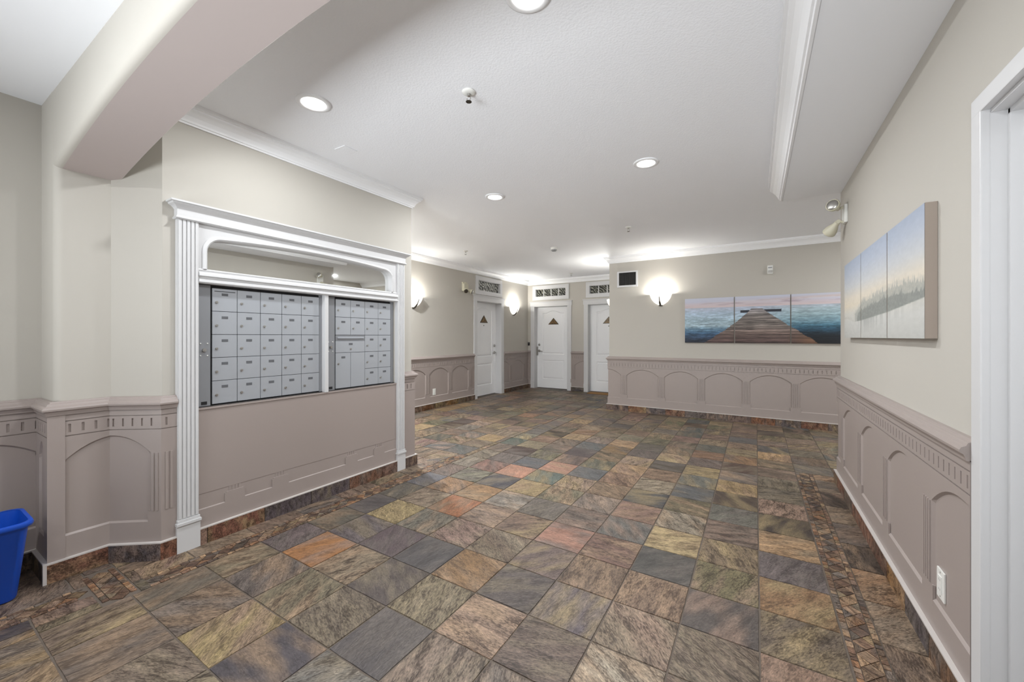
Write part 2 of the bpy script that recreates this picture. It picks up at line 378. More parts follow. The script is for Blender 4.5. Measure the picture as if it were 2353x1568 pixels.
# ------------------------------------------------------------------ sweeps along a wall path (room on the left of travel)
class Path:
    def __init__(s, pts):
        s.p = [Vector((a, b)) for a, b in pts]; s.cum = [0.0]
        for a, b in zip(s.p[:-1], s.p[1:]): s.cum.append(s.cum[-1] + (b - a).length)
        s.L = s.cum[-1]; s.dir = [(b - a).normalized() for a, b in zip(s.p[:-1], s.p[1:])]
        s.nrm = [Vector((-d.y, d.x)) for d in s.dir]
        s.corners = s.cum[1:-1]
    def P(s, t, d, z):
        for k in range(1, len(s.cum) - 1):
            if abs(t - s.cum[k]) < 1e-6:
                n1, n2 = s.nrm[k - 1], s.nrm[k]; b = (n1 + n2) / (1 + n1.dot(n2)); q = s.p[k] + b * d
                return (q.x, q.y, z)
        k = 0
        while k < len(s.dir) - 1 and t > s.cum[k + 1]: k += 1
        q = s.p[k] + s.dir[k] * (t - s.cum[k]) + s.nrm[k] * d
        return (q.x, q.y, z)
    def s_of(s, x=None, y=None, seg=0):
        a = s.p[seg]; d = s.dir[seg]
        return s.cum[seg] + ((x - a.x) / d.x if x is not None else (y - a.y) / d.y)
def sweep(path, prof, a, b, cap=True):
    mb = MB(); st = [a] + [c for c in path.corners if a < c < b] + [b]
    rows = [[mb.vert(path.P(t, d, z)) for d, z in prof] for t in st]
    for r0, r1 in zip(rows[:-1], rows[1:]):
        for k in range(len(prof) - 1): mb.f.append([r0[k], r1[k], r1[k + 1], r0[k + 1]])
    if cap: mb.f.append(rows[0][:]); mb.f.append(rows[-1][::-1])
    return mb
RAIL = [(0, .957), (.016, .957), (.019, .950), (.029, .946), (.034, .935), (.046, .929), (.050, .920), (.049, .911), (.040, .905), (.036, .894), (.034, .884), (.022, .882)]
def crown(k=1.0, h=0.112):
    pr = [(0, 0), (.010, 0), (.013, .010), (.020, .012), (.024, .024), (.036, .046), (.054, .066), (.068, .076), (.070, .086), (.080, .089), (.083, .112)]
    return [(d * k, CZ - h * k + z * k) for d, z in pr]
BD = 0.025     # wainscot board stands proud of the wall by this
def wainscot(wall, path, a, b, pil, dent0=0.03, hp=0.047, skip=()):
    """board with recessed arch panels, fluted pilasters, dentil frieze; pil = s of pilaster centres (may lie beyond the run)"""
    P = path.P; board = MB()
    corners = [c for c in path.corners if a < c < b]
    pil = sorted(pil); arches = []
    for c0, c1 in zip(pil[:-1], pil[1:]):
        s0, s1 = c0 + hp, c1 - hp
        if s1 <= a or s0 >= b: continue
        arches.append((s0, s1))
    ZB, ZT, ZS, ZA, Z0 = 0.225, 0.765, 0.632, 0.735, 0.108
    def zh(s, s0, s1):
        t = (2 * s - s0 - s1) / (s1 - s0); return ZS + (ZA - ZS) * (1 - min(1, abs(t)) ** 2.15)
    def quad(s0, s1, z00, z01, z10, z11, d=BD, mb=board):
        mb.face([P(s0, d, z00), P(s1, d, z10), P(s1, d, z11), P(s0, d, z01)])
    def split(s0, s1): return [s0] + [c for c in corners if s0 + 1e-4 < c < s1 - 1e-4] + [s1]
    # plain zones between arches
    edges = [a] + [e for s0, s1 in arches for e in (max(a, s0), min(b, s1))] + [b]
    for k in range(0, len(edges) - 1, 2):
        if edges[k + 1] - edges[k] > 1e-4:
            c = split(edges[k], edges[k + 1])
            for u, v in zip(c[:-1], c[1:]): quad(u, v, Z0, ZT, Z0, ZT)
    BV, DP = 0.0095, 0.0095
    wo = None; pans = []
    for s0, s1 in arches:
        u0, u1 = max(a, s0), min(b, s1)
        if u1 - u0 < 0.03:
            quad(u0, u1, Z0, ZT, Z0, ZT); continue
        ss = sorted({round(s0 + (s1 - s0) * k / 20, 5) for k in range(21)} | {u0, u1} | {c for c in corners if u0 < c < u1})
        ss = [s for s in ss if u0 - 1e-6 <= s <= u1 + 1e-6 and all(abs(s - c) > 0.006 or abs(s - c) < 1e-6 for c in corners)]
        for u, v in zip(ss[:-1], ss[1:]):
            quad(u, v, Z0, ZB, Z0, ZB); quad(u, v, zh(u, s0, s1), ZT, zh(v, s0, s1), ZT)
        pm = MB(); ins0 = abs(u0 - s0) < 1e-6; ins1 = abs(u1 - s1) < 1e-6
        def inner(s):
            if ins0 and s < s0 + BV: return s0 + BV
            if ins1 and s > s1 - BV: return s1 - BV
            return s
        rows = []
        for s in ss:
            z = zh(s, s0, s1); i = inner(s)
            rows.append([pm.vert(P(s, BD, ZB)), pm.vert(P(i, BD - DP, ZB + BV)), pm.vert(P(i, BD - DP, zh(s, s0, s1) - BV)), pm.vert(P(s, BD, z))])
        for r0, r1 in zip(rows[:-1], rows[1:]):
            for k in range(3): pm.f.append([r0[k], r1[k], r1[k + 1], r0[k + 1]])
        for r in ([rows[0]] if ins0 else []) + ([rows[-1]] if ins1 else []): pm.f.append(r[:])
        pans.append(pm)
    # frieze: grooves and dentil slots
    for z0, z1, d in ((ZT, ZT + .005, BD - .006), (.846, .851, BD - .006), (.851, .886, BD)):
        c = split(a, b)
        for u, v in zip(c[:-1], c[1:]):
            quad(u, v, z0, z1, z0, z1, d)
            for zz, d2 in ((z0, BD), (z1, BD)):
                if d < BD: board.face([P(u, d, zz), P(v, d, zz), P(v, d2, zz), P(u, d2, zz)])
    F0, F1, S0, S1, SW, SP = ZT + .005, .846, .786, .832, .011, .0508
    s = a; k = 0
    slots = []
    t = a + dent0
    while t + SW < b - 0.005:
        if all(not (t - .004 < c < t + SW + .004) for c in corners): slots.append(t)
        t += SP
    cur = a
    for t in slots + [None]:
        e = b if t is None else t
        c = split(cur, e)
        for u, v in zip(c[:-1], c[1:]): quad(u, v, F0, F1, F0, F1)
        if t is not None:
            v = t + SW; dd = BD - .007
            quad(t, v, F0, S0, F0, S0); quad(t, v, S1, F1, S1, F1); quad(t, v, S0, S1, S0, S1, dd)
            board.face([P(t, BD, S0), P(v, BD, S0), P(v, dd, S0), P(t, dd, S0)]); board.face([P(t, BD, S1), P(v, BD, S1), P(v, dd, S1), P(t, dd, S1)])
            board.face([P(t, BD, S0), P(t, BD, S1), P(t, dd, S1), P(t, dd, S0)]); board.face([P(v, BD, S0), P(v, BD, S1), P(v, dd, S1), P(v, dd, S0)])
            cur = v
    # end returns to the wall and the lower lip
    for e in (a, b): board.face([P(e, 0, Z0), P(e, BD, Z0), P(e, BD, .886), P(e, 0, .886)])
    wo = board.build('wainscot', M['mauve'], wall, fixn=False)
    for pm in pans: pm.build('arch_panel', M['mauve'], wo, fixn=False)
    for c in pil:
        if not (a + 0.03 < c < b - 0.03) or any(abs(c - q) < 1e-6 for q in skip): continue
        pb = MB()
        def pbox(s0, s1, d0, d1, z0, z1):
            cc = split(s0, s1)
            for u, v in zip(cc[:-1], cc[1:]):
                pb.hexa([P(u, d1, z0), P(v, d1, z0), P(v, d0, z0), P(u, d0, z0), P(u, d1, z1), P(v, d1, z1), P(v, d0, z1), P(u, d0, z1)])
        pbox(c - .061, c + .061, BD - .0085, BD + .0004, .20, .285)
        n = 4; w = .0125
        for q in range(n):
            m = c - .033 + .066 * q / (n - 1); pbox(m - w / 2, m + w / 2, BD - .001, BD + .0045, .289, .628)
        pb.build('pilaster', M['mauve'], wo, fixn=True)
    sweep(path, RAIL, a, b).build('chair_rail', M['mauve'], wall, fixn=False)
    return wo

BASEPAL = [rgb(112, 78, 62), rgb(78, 72, 74), rgb(104, 80, 62), rgb(122, 92, 58), rgb(86, 72, 66), rgb(92, 66, 54)]
def baseboard(name, path, a, b, first=0.31, length=0.306, cols=None):
    BTD, BH = 0.043, 0.101
    root = sweep(path, [(0, BH - .004), (BTD - .006, BH - .004), (BTD - .006, 0)], a, b).build(name, M['grout'], None, fixn=False); struct(root)
    st = [a]; t = a + first
    marks = []
    while t < b: marks.append(t); t += length
    marks = [m for m in marks if all(abs(m - c) > 0.05 for c in path.corners)]
    st = sorted([a, b] + marks + [c for c in path.corners if a < c < b])
    for k, (u, v) in enumerate(zip(st[:-1], st[1:])):
        g = 0.0025; mb = MB(); cr0 = any(abs(u - c) < 1e-6 for c in path.corners); cr1 = any(abs(v - c) < 1e-6 for c in path.corners)
        u2 = u if cr0 else u + g; v2 = v if cr1 else v - g
        P = path.P
        mb.hexa([P(u2, BTD, 0.001), P(v2, BTD, 0.001), P(v2, .01, 0.001), P(u2, .01, 0.001), P(u2, BTD, BH), P(v2, BTD, BH), P(v2, .01, BH), P(u2, .01, BH)])
        o = mb.build('base_tile', M['slate_small'], root)
        o.color = cols[k % len(cols)] if cols else random.choice(BASEPAL)
    sweep(path, [(0, BH), (BTD + .001, BH), (BTD + .001, BH + .007), (.02, BH + .008), (0, BH + .008)], a, b).build('edge_trim', M['edge'], root, fixn=False)
    return root

# right wall
pr_ = Path([(XR, 1.965), (XR, YRE), (3.0, YRE)])
sR = lambda y: y - 1.965
PITCH = 0.652
wainscot(wall_right, pr_, 0, pr_.L, [sR(y) for y in (2.36 - 2 * .645, 2.36 - .645, 2.36, 3.0, 3.655, 4.316)] + [sR(4.316) + PITCH * k for k in range(1, 5)], dent0=0.014)
baseboard('baseboard_right', pr_, 0, pr_.L)
# pier-picture wall
pp = Path([(3.0, YP), (XP, YP), (XP, YB)])
sP = lambda x: 3.0 - x
wainscot(wall_far, pp, 0, pp.L, [sP(x) for x in (2.98, 2.36, 1.733, 1.11, .489, -.126, -.745, -1.353, -1.983)] + [sP(-1.983) + .63 * k for k in range(1, 6)], dent0=0.02)
baseboard('baseboard_far', pp, 0, pp.L, cols=[rgb(96, 84, 80), rgb(108, 74, 58), rgb(88, 80, 80), rgb(120, 82, 58), rgb(92, 78, 74), rgb(98, 88, 82)])
# back wall pieces between the doors
CW = 0.10
pbk = Path([(XP, YB), (XL, YB)]); sB = lambda x: XP - x
wainscot(wall_back, pbk, sB(D3[0] - CW), sB(D2[1] + CW), [sB(-3.70 + .62), sB(-3.75), sB(-3.75) + .6], dent0=0.02)
wainscot(wall_back, pbk, sB(D2[0] - CW), pbk.L, [0, pbk.L - .01], dent0=.01)
baseboard('baseboard_back', pbk, sB(D3[0] - CW), sB(D2[1] + CW))
baseboard('baseboard_back_corner', pbk, sB(D2[0] - CW), pbk.L)
wainscot(wall_back, pbk, 0, sB(D3[1] + CW), [0, 2], dent0=.01)
# far left wall
plf = Path([(XL, YB), (XL, YM1), (XM - 0.25, YM1)]); sL = lambda y: YB - y
wainscot(wall_left, plf, 0, sL(D1[1] + CW), [sL(9.35), sL(8.713), sL(8.071), sL(7.43)], dent0=.02)
wainscot(wall_left, plf, sL(D1[0] - CW), sL(YM1), [sL(7.09), sL(6.479), sL(5.863), sL(5.253), sL(4.643), sL(4.03), sL(3.42), sL(2.8)], dent0=.02)
baseboard('baseboard_left_corner', plf, 0, sL(D1[1] + CW), cols=[rgb(88, 68, 52), rgb(84, 58, 40), rgb(70, 56, 44), rgb(100, 70, 44)])
baseboard('baseboard_left', plf, sL(D1[0] - CW), sL(YM1), cols=[rgb(74, 60, 48), rgb(104, 84, 50), rgb(110, 80, 44), rgb(78, 62, 46), rgb(92, 62, 40), rgb(76, 58, 44)])
# mailbox wall and column
pmb = Path([(XM - 0.25, YM1), (XM, YM1), (XM, YD), (XC, YC), (XC, YA), (XF, YA), (XF, -2.6)])
sMB = lambda y: pmb.s_of(y=y, seg=1)
PIL_R = (2.712, 2.803); PIL_L = (0.992, 1.098)
wainscot(wall_mailbox, pmb, 0.0, sMB(PIL_R[1]), [-.4, -.02 - .02], dent0=.07)
sD, sC, sA1, sA0 = pmb.cum[2], pmb.cum[3], pmb.cum[4], pmb.cum[5]
NR = (sA1 - .030 + .047, sA0 - .055)
wainscot(wall_column, pmb, sMB(PIL_L[0]), pmb.L - 1.2, [sMB(PIL_L[0]) - .45, sD - .002, NR[0], NR[1], sA0 + .52, sA0 + 1.16, sA0 + 1.8], dent0=.045, skip=NR)
mb = MB(); P_ = pmb.P; u_, v_ = sA1 - .036, sA1
mb.hexa([P_(u_, BD + .004, .108), P_(v_, BD + .004, .108), P_(v_, BD - .002, .108), P_(u_, BD - .002, .108), P_(u_, BD + .004, .884), P_(v_, BD + .004, .884), P_(v_, BD - .002, .884), P_(u_, BD - .002, .884)])
mb.build('corner_stile', M['mauve'], wall_column)
baseboard('baseboard_mailbox', pmb, 0, sMB(PIL_R[1]), cols=[rgb(88, 74, 70)])
baseboard('baseboard_column', pmb, sMB(PIL_L[0]), pmb.L - 1.2, first=3, length=5, cols=[rgb(112, 76, 60), rgb(78, 74, 78), rgb(116, 80, 66), rgb(70, 60, 56), rgb(60, 54, 52)])
bm_root = baseboard('baseboard_mail', pmb, sMB(PIL_R[0]), sMB(PIL_L[1]), first=.19, length=.345, cols=[rgb(108, 84, 74), rgb(112, 82, 66), rgb(84, 76, 80), rgb(82, 74, 78), rgb(116, 80, 66)])
# corner edge strip at the column's tiled foot
mb = MB(); q = pmb.P(sA1, .0445, 0); mb.box(q[0] - .012, q[0] + .002, q[1] - .002, q[1] + .012, 0, .108); mb.build('edge_strip', M['edge'], bm_root)

# crowns
pc = Path([(XP, YB), (XL, YB), (XL, YM1), (XM, YM1), (XM, 0.75)])
struct(sweep(pc, crown(), 0, pc.L).build('trim_1', M['crown'], fixn=False))
pc2 = Path([(3.0, YP), (XP, YP), (XP, YB)])
struct(sweep(pc2, crown(), 0, pc2.L).build('trim_2', M['crown'], fixn=False))
pc3 = Path([(0.21, YA2), (0.21, 4.515)])
struct(sweep(pc3, crown(1.34), 0, pc3.L).build('trim_3', M['crown'], fixn=False))

# ------------------------------------------------------------------ floor: slate tiles
from mathutils import Matrix
GX0, GY0, GP, GPY = 0.0139, 1.941, 0.308, 0.3075
PAL = dict(b=(127, 109, 95), g=(113, 104, 98), p=(95, 88, 87), l=(120, 110, 90), y=(172, 148, 112), o=(154, 122, 94), O=(172, 122, 80), R=(178, 136, 114),
           r=(150, 125, 111), t=(146, 129, 111), d=(86, 74, 65), B=(105, 107, 103), G=(132, 126, 114), w=(172, 158, 146))
CELL = {(0, -1): 'r', (0, 0): 'b', (0, 1): 'o', (0, 2): 'g', (0, 3): 'y', (0, 4): 'd', (0, 5): 't', (0, 6): 'b', (0, 7): 'b', (0, 8): 'l', (0, 9): 'l',
 (-1, -1): 'l', (-1, 0): 'p', (-1, 1): 'l', (-1, 2): 'b', (-1, 3): 'b', (-1, 4): 'g', (-1, 5): 'd', (-1, 6): 'y', (-1, 7): 'g', (-1, 8): 'd', (-1, 9): 'o', (-1, 10): 't',
 (-2, -2): 'w', (-2, -1): 't', (-2, 0): 'b', (-2, 1): 'p', (-2, 2): 'y', (-2, 3): 't', (-2, 4): 'l', (-2, 5): 'B', (-2, 6): 'g', (-2, 7): 'y', (-2, 8): 'b', (-2, 9): 'o',
 (-3, -2): 'b', (-3, -1): 'g', (-3, 0): 'b', (-3, 1): 'b', (-3, 2): 'B', (-3, 3): 'r', (-3, 4): 'p', (-3, 5): 't', (-3, 6): 'b', (-3, 7): 'd', (-3, 8): 'y', (-3, 9): 'l',
 (-4, -3): 't', (-4, -2): 't', (-4, -1): 'g', (-4, 0): 'g', (-4, 1): 'R', (-4, 2): 'b', (-4, 3): 'r', (-4, 4): 'b', (-4, 5): 'b', (-4, 6): 'y', (-4, 7): 't', (-4, 8): 'g',
 (-5, -4): 'G', (-5, -3): 'p', (-5, -2): 't', (-5, -1): 'o', (-5, 0): 'b', (-5, 1): 'b', (-5, 2): 'g', (-5, 3): 'l', (-5, 4): 't', (-5, 5): 'B', (-5, 6): 'g', (-5, 7): 'l', (-5, 8): 'o',
 (-6, -4): 'p', (-6, -3): 'l', (-6, -2): 'p', (-6, -1): 'p', (-6, 0): 't', (-6, 1): 'b', (-6, 2): 'G', (-6, 3): 'y', (-6, 4): 'B', (-6, 5): 'R', (-6, 6): 'g', (-6, 7): 'p',
 (-7, -5): 'b', (-7, -4): 'y', (-7, -3): 'l', (-7, -2): 't', (-7, -1): 'p', (-7, 0): 'G', (-7, 1): 'O', (-7, 2): 'o', (-7, 3): 'p', (-7, 4): 'R', (-7, 5): 'B',
 (-8, -5): 'g', (-8, -4): 'b', (-8, -3): 'g', (-8, -2): 'O', (-8, -1): 'g', (-8, 0): 'y', (-8, 1): 't', (-8, 2): 'o', (-8, 3): 'G', (-8, 4): 'r', (-8, 5): 'g',
 (-9, -5): 'b', (-9, -4): 'g', (-9, -3): 'b', (-9, -2): 'g', (-9, -1): 'g', (-9, 0): 'p', (-9, 1): 'g', (-9, 2): 'B', (-9, 3): 'b', (-10, -5): 'b', (-9, -6): 'y', (-8, -6): 'y'}
CONTR = dict(b=.9, g=.65, p=.4, l=.9, y=.75, o=.7, O=.5, R=.45, r=.7, t=1.0, d=.35, B=.6, G=.9, w=1.0)
def tile_colour(i, j):
    k = CELL.get((i, j))
    if k is None:
        far = j > 6
        k = random.choices('bglttdyoBGprR', weights=[5, 3, 6 if far else 3, 3, 2, 2 if far else 1, 1.2, 1.2, 1.4, 2, 1 if far else 2, .8, .25])[0]
    c = PAL[k]; f = random.uniform(.93, 1.07) * .79
    return rgb(*[min(255, v * f + random.uniform(-4, 4)) for v in c])[:3] + (CONTR.get(k, .8),)
def project(x, y, z=0.0):
    c, s = math.cos(YAW), math.sin(YAW); xc = x * c + y * s; zz = -x * s + y * c
    if zz < 0.15: return None
    return 1176.5 + 915.06 * xc / zz, 774 - 915.06 * (z - CAMH) / zz, zz
ZONES = [(-2.69, .322, -1.2, 4.7085), (-5.0, -2.69, 3.4785, 8.95), (-5.0, -2.82, 2.93, 3.4785), (-2.69, 3.0, 4.7085, 7.03), (-2.69, -2.25, 7.03, 8.95), (-2.86, -2.69, -1.2, .61)]
rects = []
for zx0, zx1, zy0, zy1 in ZONES:
    for i in range(-18, 11):
        for j in range(-11, 24):
            x0, x1 = max(zx0, GX0 + GP * i), min(zx1, GX0 + GP * (i + 1)); y0, y1 = max(zy0, GY0 + GPY * j), min(zy1, GY0 + GPY * (j + 1))
            if x1 - x0 < .025 or y1 - y0 < .025: continue
            rects.append((x0, x1, y0, y1, i, j))
def tile_mesh(sx, sy, var):
    """cleft tile: chipped edges, slightly uneven top"""
    r = np.random.default_rng(100 + var); n = 4; g = 0.0016; mb = MB(); top = {}
    for a in range(n + 1):
        for b_ in range(n + 1):
            ex = a in (0, n); ey = b_ in (0, n)
            x = (a / n - .5) * (sx - 2 * g); y = (b_ / n - .5) * (sy - 2 * g)
            if ex: x -= math.copysign(.0016 + .0022 * r.random(), x)
            if ey: y -= math.copysign(.0016 + .0022 * r.random(), y)
            z = 0.0035 + (r.random() - .5) * .0020 - (.0013 if ex or ey else 0)
            top[a, b_] = mb.vert((x, y, z))
    for a in range(n):
        for b_ in range(n): mb.f.append([top[a, b_], top[a + 1, b_], top[a + 1, b_ + 1], top[a, b_ + 1]])
    ring = [top[a, 0] for a in range(n + 1)] + [top[n, b_] for b_ in range(1, n + 1)] + [top[a, n] for a in range(n - 1, -1, -1)] + [top[0, b_] for b_ in range(n - 1, 0, -1)]
    low = [mb.vert((mb.v[k][0] * 1.012, mb.v[k][1] * 1.012, -0.006)) for k in ring]
    for k in range(len(ring)): mb.f.append([ring[k], low[k], low[(k + 1) % len(low)], ring[(k + 1) % len(ring)]])
    return mb
TM = {}
def get_tile(sx, sy, var, mat):
    key = (round(sx, 3), round(sy, 3), var, mat.name)
    if key not in TM: TM[key] = tile_mesh(sx, sy, var).mesh('slate_tile', mat, fixn=False)
    return TM[key]
def area_px(r):
    p = project((r[0] + r[1]) / 2, (r[2] + r[3]) / 2)
    if p is None: return 0
    u, v, zz = p
    if not (-120 < u < 2480 and v < 1720): return 0
    if r[0] < XM and r[3] < 6 and u < 940: return 0
    if u > 1400 and r[2] > YP: return 0
    if (r[0] + r[1]) / 2 > .645 and u > 1930: return 0
    return (r[1] - r[0]) * (r[3] - r[2]) * CAMH / zz ** 3
rects.sort(key=lambda r: -area_px(r))
far = MB(); farcol = []
for n_, r in enumerate(rects):
    cx, cy = (r[0] + r[1]) / 2, (r[2] + r[3]) / 2; sx, sy = r[1] - r[0], r[3] - r[2]; c = tile_colour(r[4], r[5])
    if n_ < 300 and area_px(r) > 0:
        var = n_ % 8; o = link('slate_tile', get_tile(sx, sy, var, M['slate']), floor); o.location = (cx, cy, random.uniform(-.0006, .0006)); o.color = c
        if abs(sx - GP) < 1e-3 and abs(sy - GPY) < 1e-3: o.rotation_euler = (0, 0, random.choice((0, PI)))
    else:
        g = .004; k = len(far.v); far.box(r[0] + g, r[1] - g, r[2] + g, r[3] - g, -.006, .0032); farcol += [c[:3] + (random.random(),)] * 8
me = far.mesh('slate_tile_field', M['slate_far'], fixn=False)
at_ = me.attributes.new('tile_colour', 'FLOAT_COLOR', 'POINT'); at_.data.foreach_set('color', np.array(farcol, dtype=np.float32).ravel())
o = link('slate_tile_field', me, floor); o['kind'] = 'stuff'
# cut tiles along the walls
def edge_run(x0, x1, y0, y1, first, step, along='y', cols='bgtpd'):
    t = (y0 if along == 'y' else x0); e = (y1 if along == 'y' else x1); n_ = t + first
    while t < e - .01:
        n2 = min(n_, e)
        if along == 'y': a0, a1, b0, b1 = x0, x1, t, n2
        else: a0, a1, b0, b1 = t, n2, y0, y1
        o = link('edge_tile', get_tile(a1 - a0, b1 - b0, random.randrange(4), M['slate']), floor); o.location = ((a0 + a1) / 2, (b0 + b1) / 2, 0)
        c = PAL[random.choice(cols)]; o.color = rgb(*[q * .79 for q in c])[:3] + (.9,)
        t = n2; n_ += step
edge_run(.455, XR - .03, 1.35, 4.7085, .27, .325, cols='bbotd')
edge_run(XM + .03, -2.82, .79, 3.4785, .24, .335, cols='lbrgtb')
edge_run(XF, -2.99, -1.2, .63, .45, .33, cols='bgb')
edge_run(-3.2, -2.965, .748, .93, .12, .31, along='x', cols='glb')
edge_run(-2.962, -2.69, .748, .798, .14, .31, along='x', cols='glb')
edge_run(-3.2, -3.122, .632, .745, .2, .3, cols='g')
# mosaic listello: rhombs with triangles between, small squares on both sides
MOS = [(104, 80, 64), (90, 70, 58), (142, 118, 96), (78, 66, 60), (150, 124, 98), (118, 92, 76), (104, 94, 86), (138, 102, 74), (96, 74, 60)]
def prism_piece(poly, name):
    mb = MB(); mb.prism(poly, -.006, .0032); return mb.mesh(name, M['slate_small'], fixn=False)
ST = .0815; g = .002; CWH = .036
PC_R = prism_piece([(-CWH, 0), (0, -ST / 2 + g * 1.5), (CWH, 0), (0, ST / 2 - g * 1.5)], 'rhomb_chip')
PC_T = prism_piece([(-CWH, g * 1.6), (-CWH, ST - g * 1.6), (-g * 1.3, ST / 2)], 'triangle_chip')
PC_T2 = prism_piece([(CWH, g * 1.6), (g * 1.3, ST / 2), (CWH, ST - g * 1.6)], 'triangle_chip')
PC_S = [prism_piece([(-.0115, 0), (.0115, 0), (.0115, l_), (-.0115, l_)], 'square_chip') for l_ in (.026, .036, .048)]
def mosaic(x0, x1, y0, y1, along='y'):
    root = empty('mosaic_border'); root.parent = floor
    root['label'] = 'strip of small rust and tan slate chips with rhombs'
    cx = (x0 + x1) / 2 if along == 'y' else (y0 + y1) / 2; a, b_ = (y0, y1) if along == 'y' else (x0, x1)
    rz = 0 if along == 'y' else -PI / 2
    def put(name, me, u, v):
        o = link(name, me, root); o.location = (u, v, 0) if along == 'y' else (v, u, 0); o.rotation_euler = (0, 0, rz)
        c = random.choice(MOS); f = random.uniform(.9, 1.12) * .85; o.color = rgb(*[min(255, q * f) for q in c]); return o
    n_ = int((b_ - a) / ST); a = b_ - n_ * ST - .001
    for k in range(n_):
        t = a + ST / 2 + k * ST
        put('rhomb_chip', PC_R, cx, t)
        if k < n_ - 1:
            put('triangle_chip', PC_T if along == 'y' else PC_T2, cx, t) if along == 'y' else put('triangle_chip', PC_T2, cx, t)
            put('triangle_chip', PC_T2 if along == 'y' else PC_T, cx, t)
    for sd in (-1, 1):
        t = a + .003
        while t < b_ - .05:
            k = random.randrange(3); l_ = (.026, .036, .048)[k]
            o = link('square_chip', PC_S[k], root)
            if along == 'y': o.location = (cx + sd * .051, t, 0)
            else: o.location = (t, cx + sd * .051, 0); o.rotation_euler = (0, 0, -PI / 2)
            o.color = rgb(*random.choice(MOS)); t += l_ + .004
mosaic(.325, .455, 1.75, 4.7085)
mosaic(-2.82, -2.69, .76, 3.4785)
mosaic(-2.99, -2.86, -.35, .61)
mosaic(-3.12, -2.69, .615, .745, along='x')

# ------------------------------------------------------------------ doors, transoms
def part(mb, name, mat, parent, loc=(0, 0, 0), smooth=False, bevel=0.0, fixn=True, label=None):
    o = mb.build(name, mat, parent, smooth, bevel, fixn); o.matrix_parent_inverse = Matrix.Translation(-Vector(loc))
    if label: o['label'] = label
    return o
def frame_T(O, along, out):
    def T(a, d, z): return (O[0] + along[0] * a + out[0] * d, O[1] + along[1] * a + out[1] * d, z)
    return T
def tbox(mb, T, a0, a1, d0, d1, z0, z1):
    mb.hexa([T(a0, d0, z0), T(a1, d0, z0), T(a1, d1, z0), T(a0, d1, z0), T(a0, d0, z1), T(a1, d0, z1), T(a1, d1, z1), T(a0, d1, z1)])
def disc(mb, T, a, z, d0, d1, r, n=16, r1=None):
    r1 = r if r1 is None else r1
    lo = [mb.vert(T(a + r * math.cos(2 * PI * k / n), d0, z + r * math.sin(2 * PI * k / n))) for k in range(n)]
    hi = [mb.vert(T(a + r1 * math.cos(2 * PI * k / n), d1, z + r1 * math.sin(2 * PI * k / n))) for k in range(n)]
    mb.f.append(lo[::-1]); mb.f.append(hi)
    for k in range(n): mb.f.append([lo[k], lo[(k + 1) % n], hi[(k + 1) % n], hi[k]])
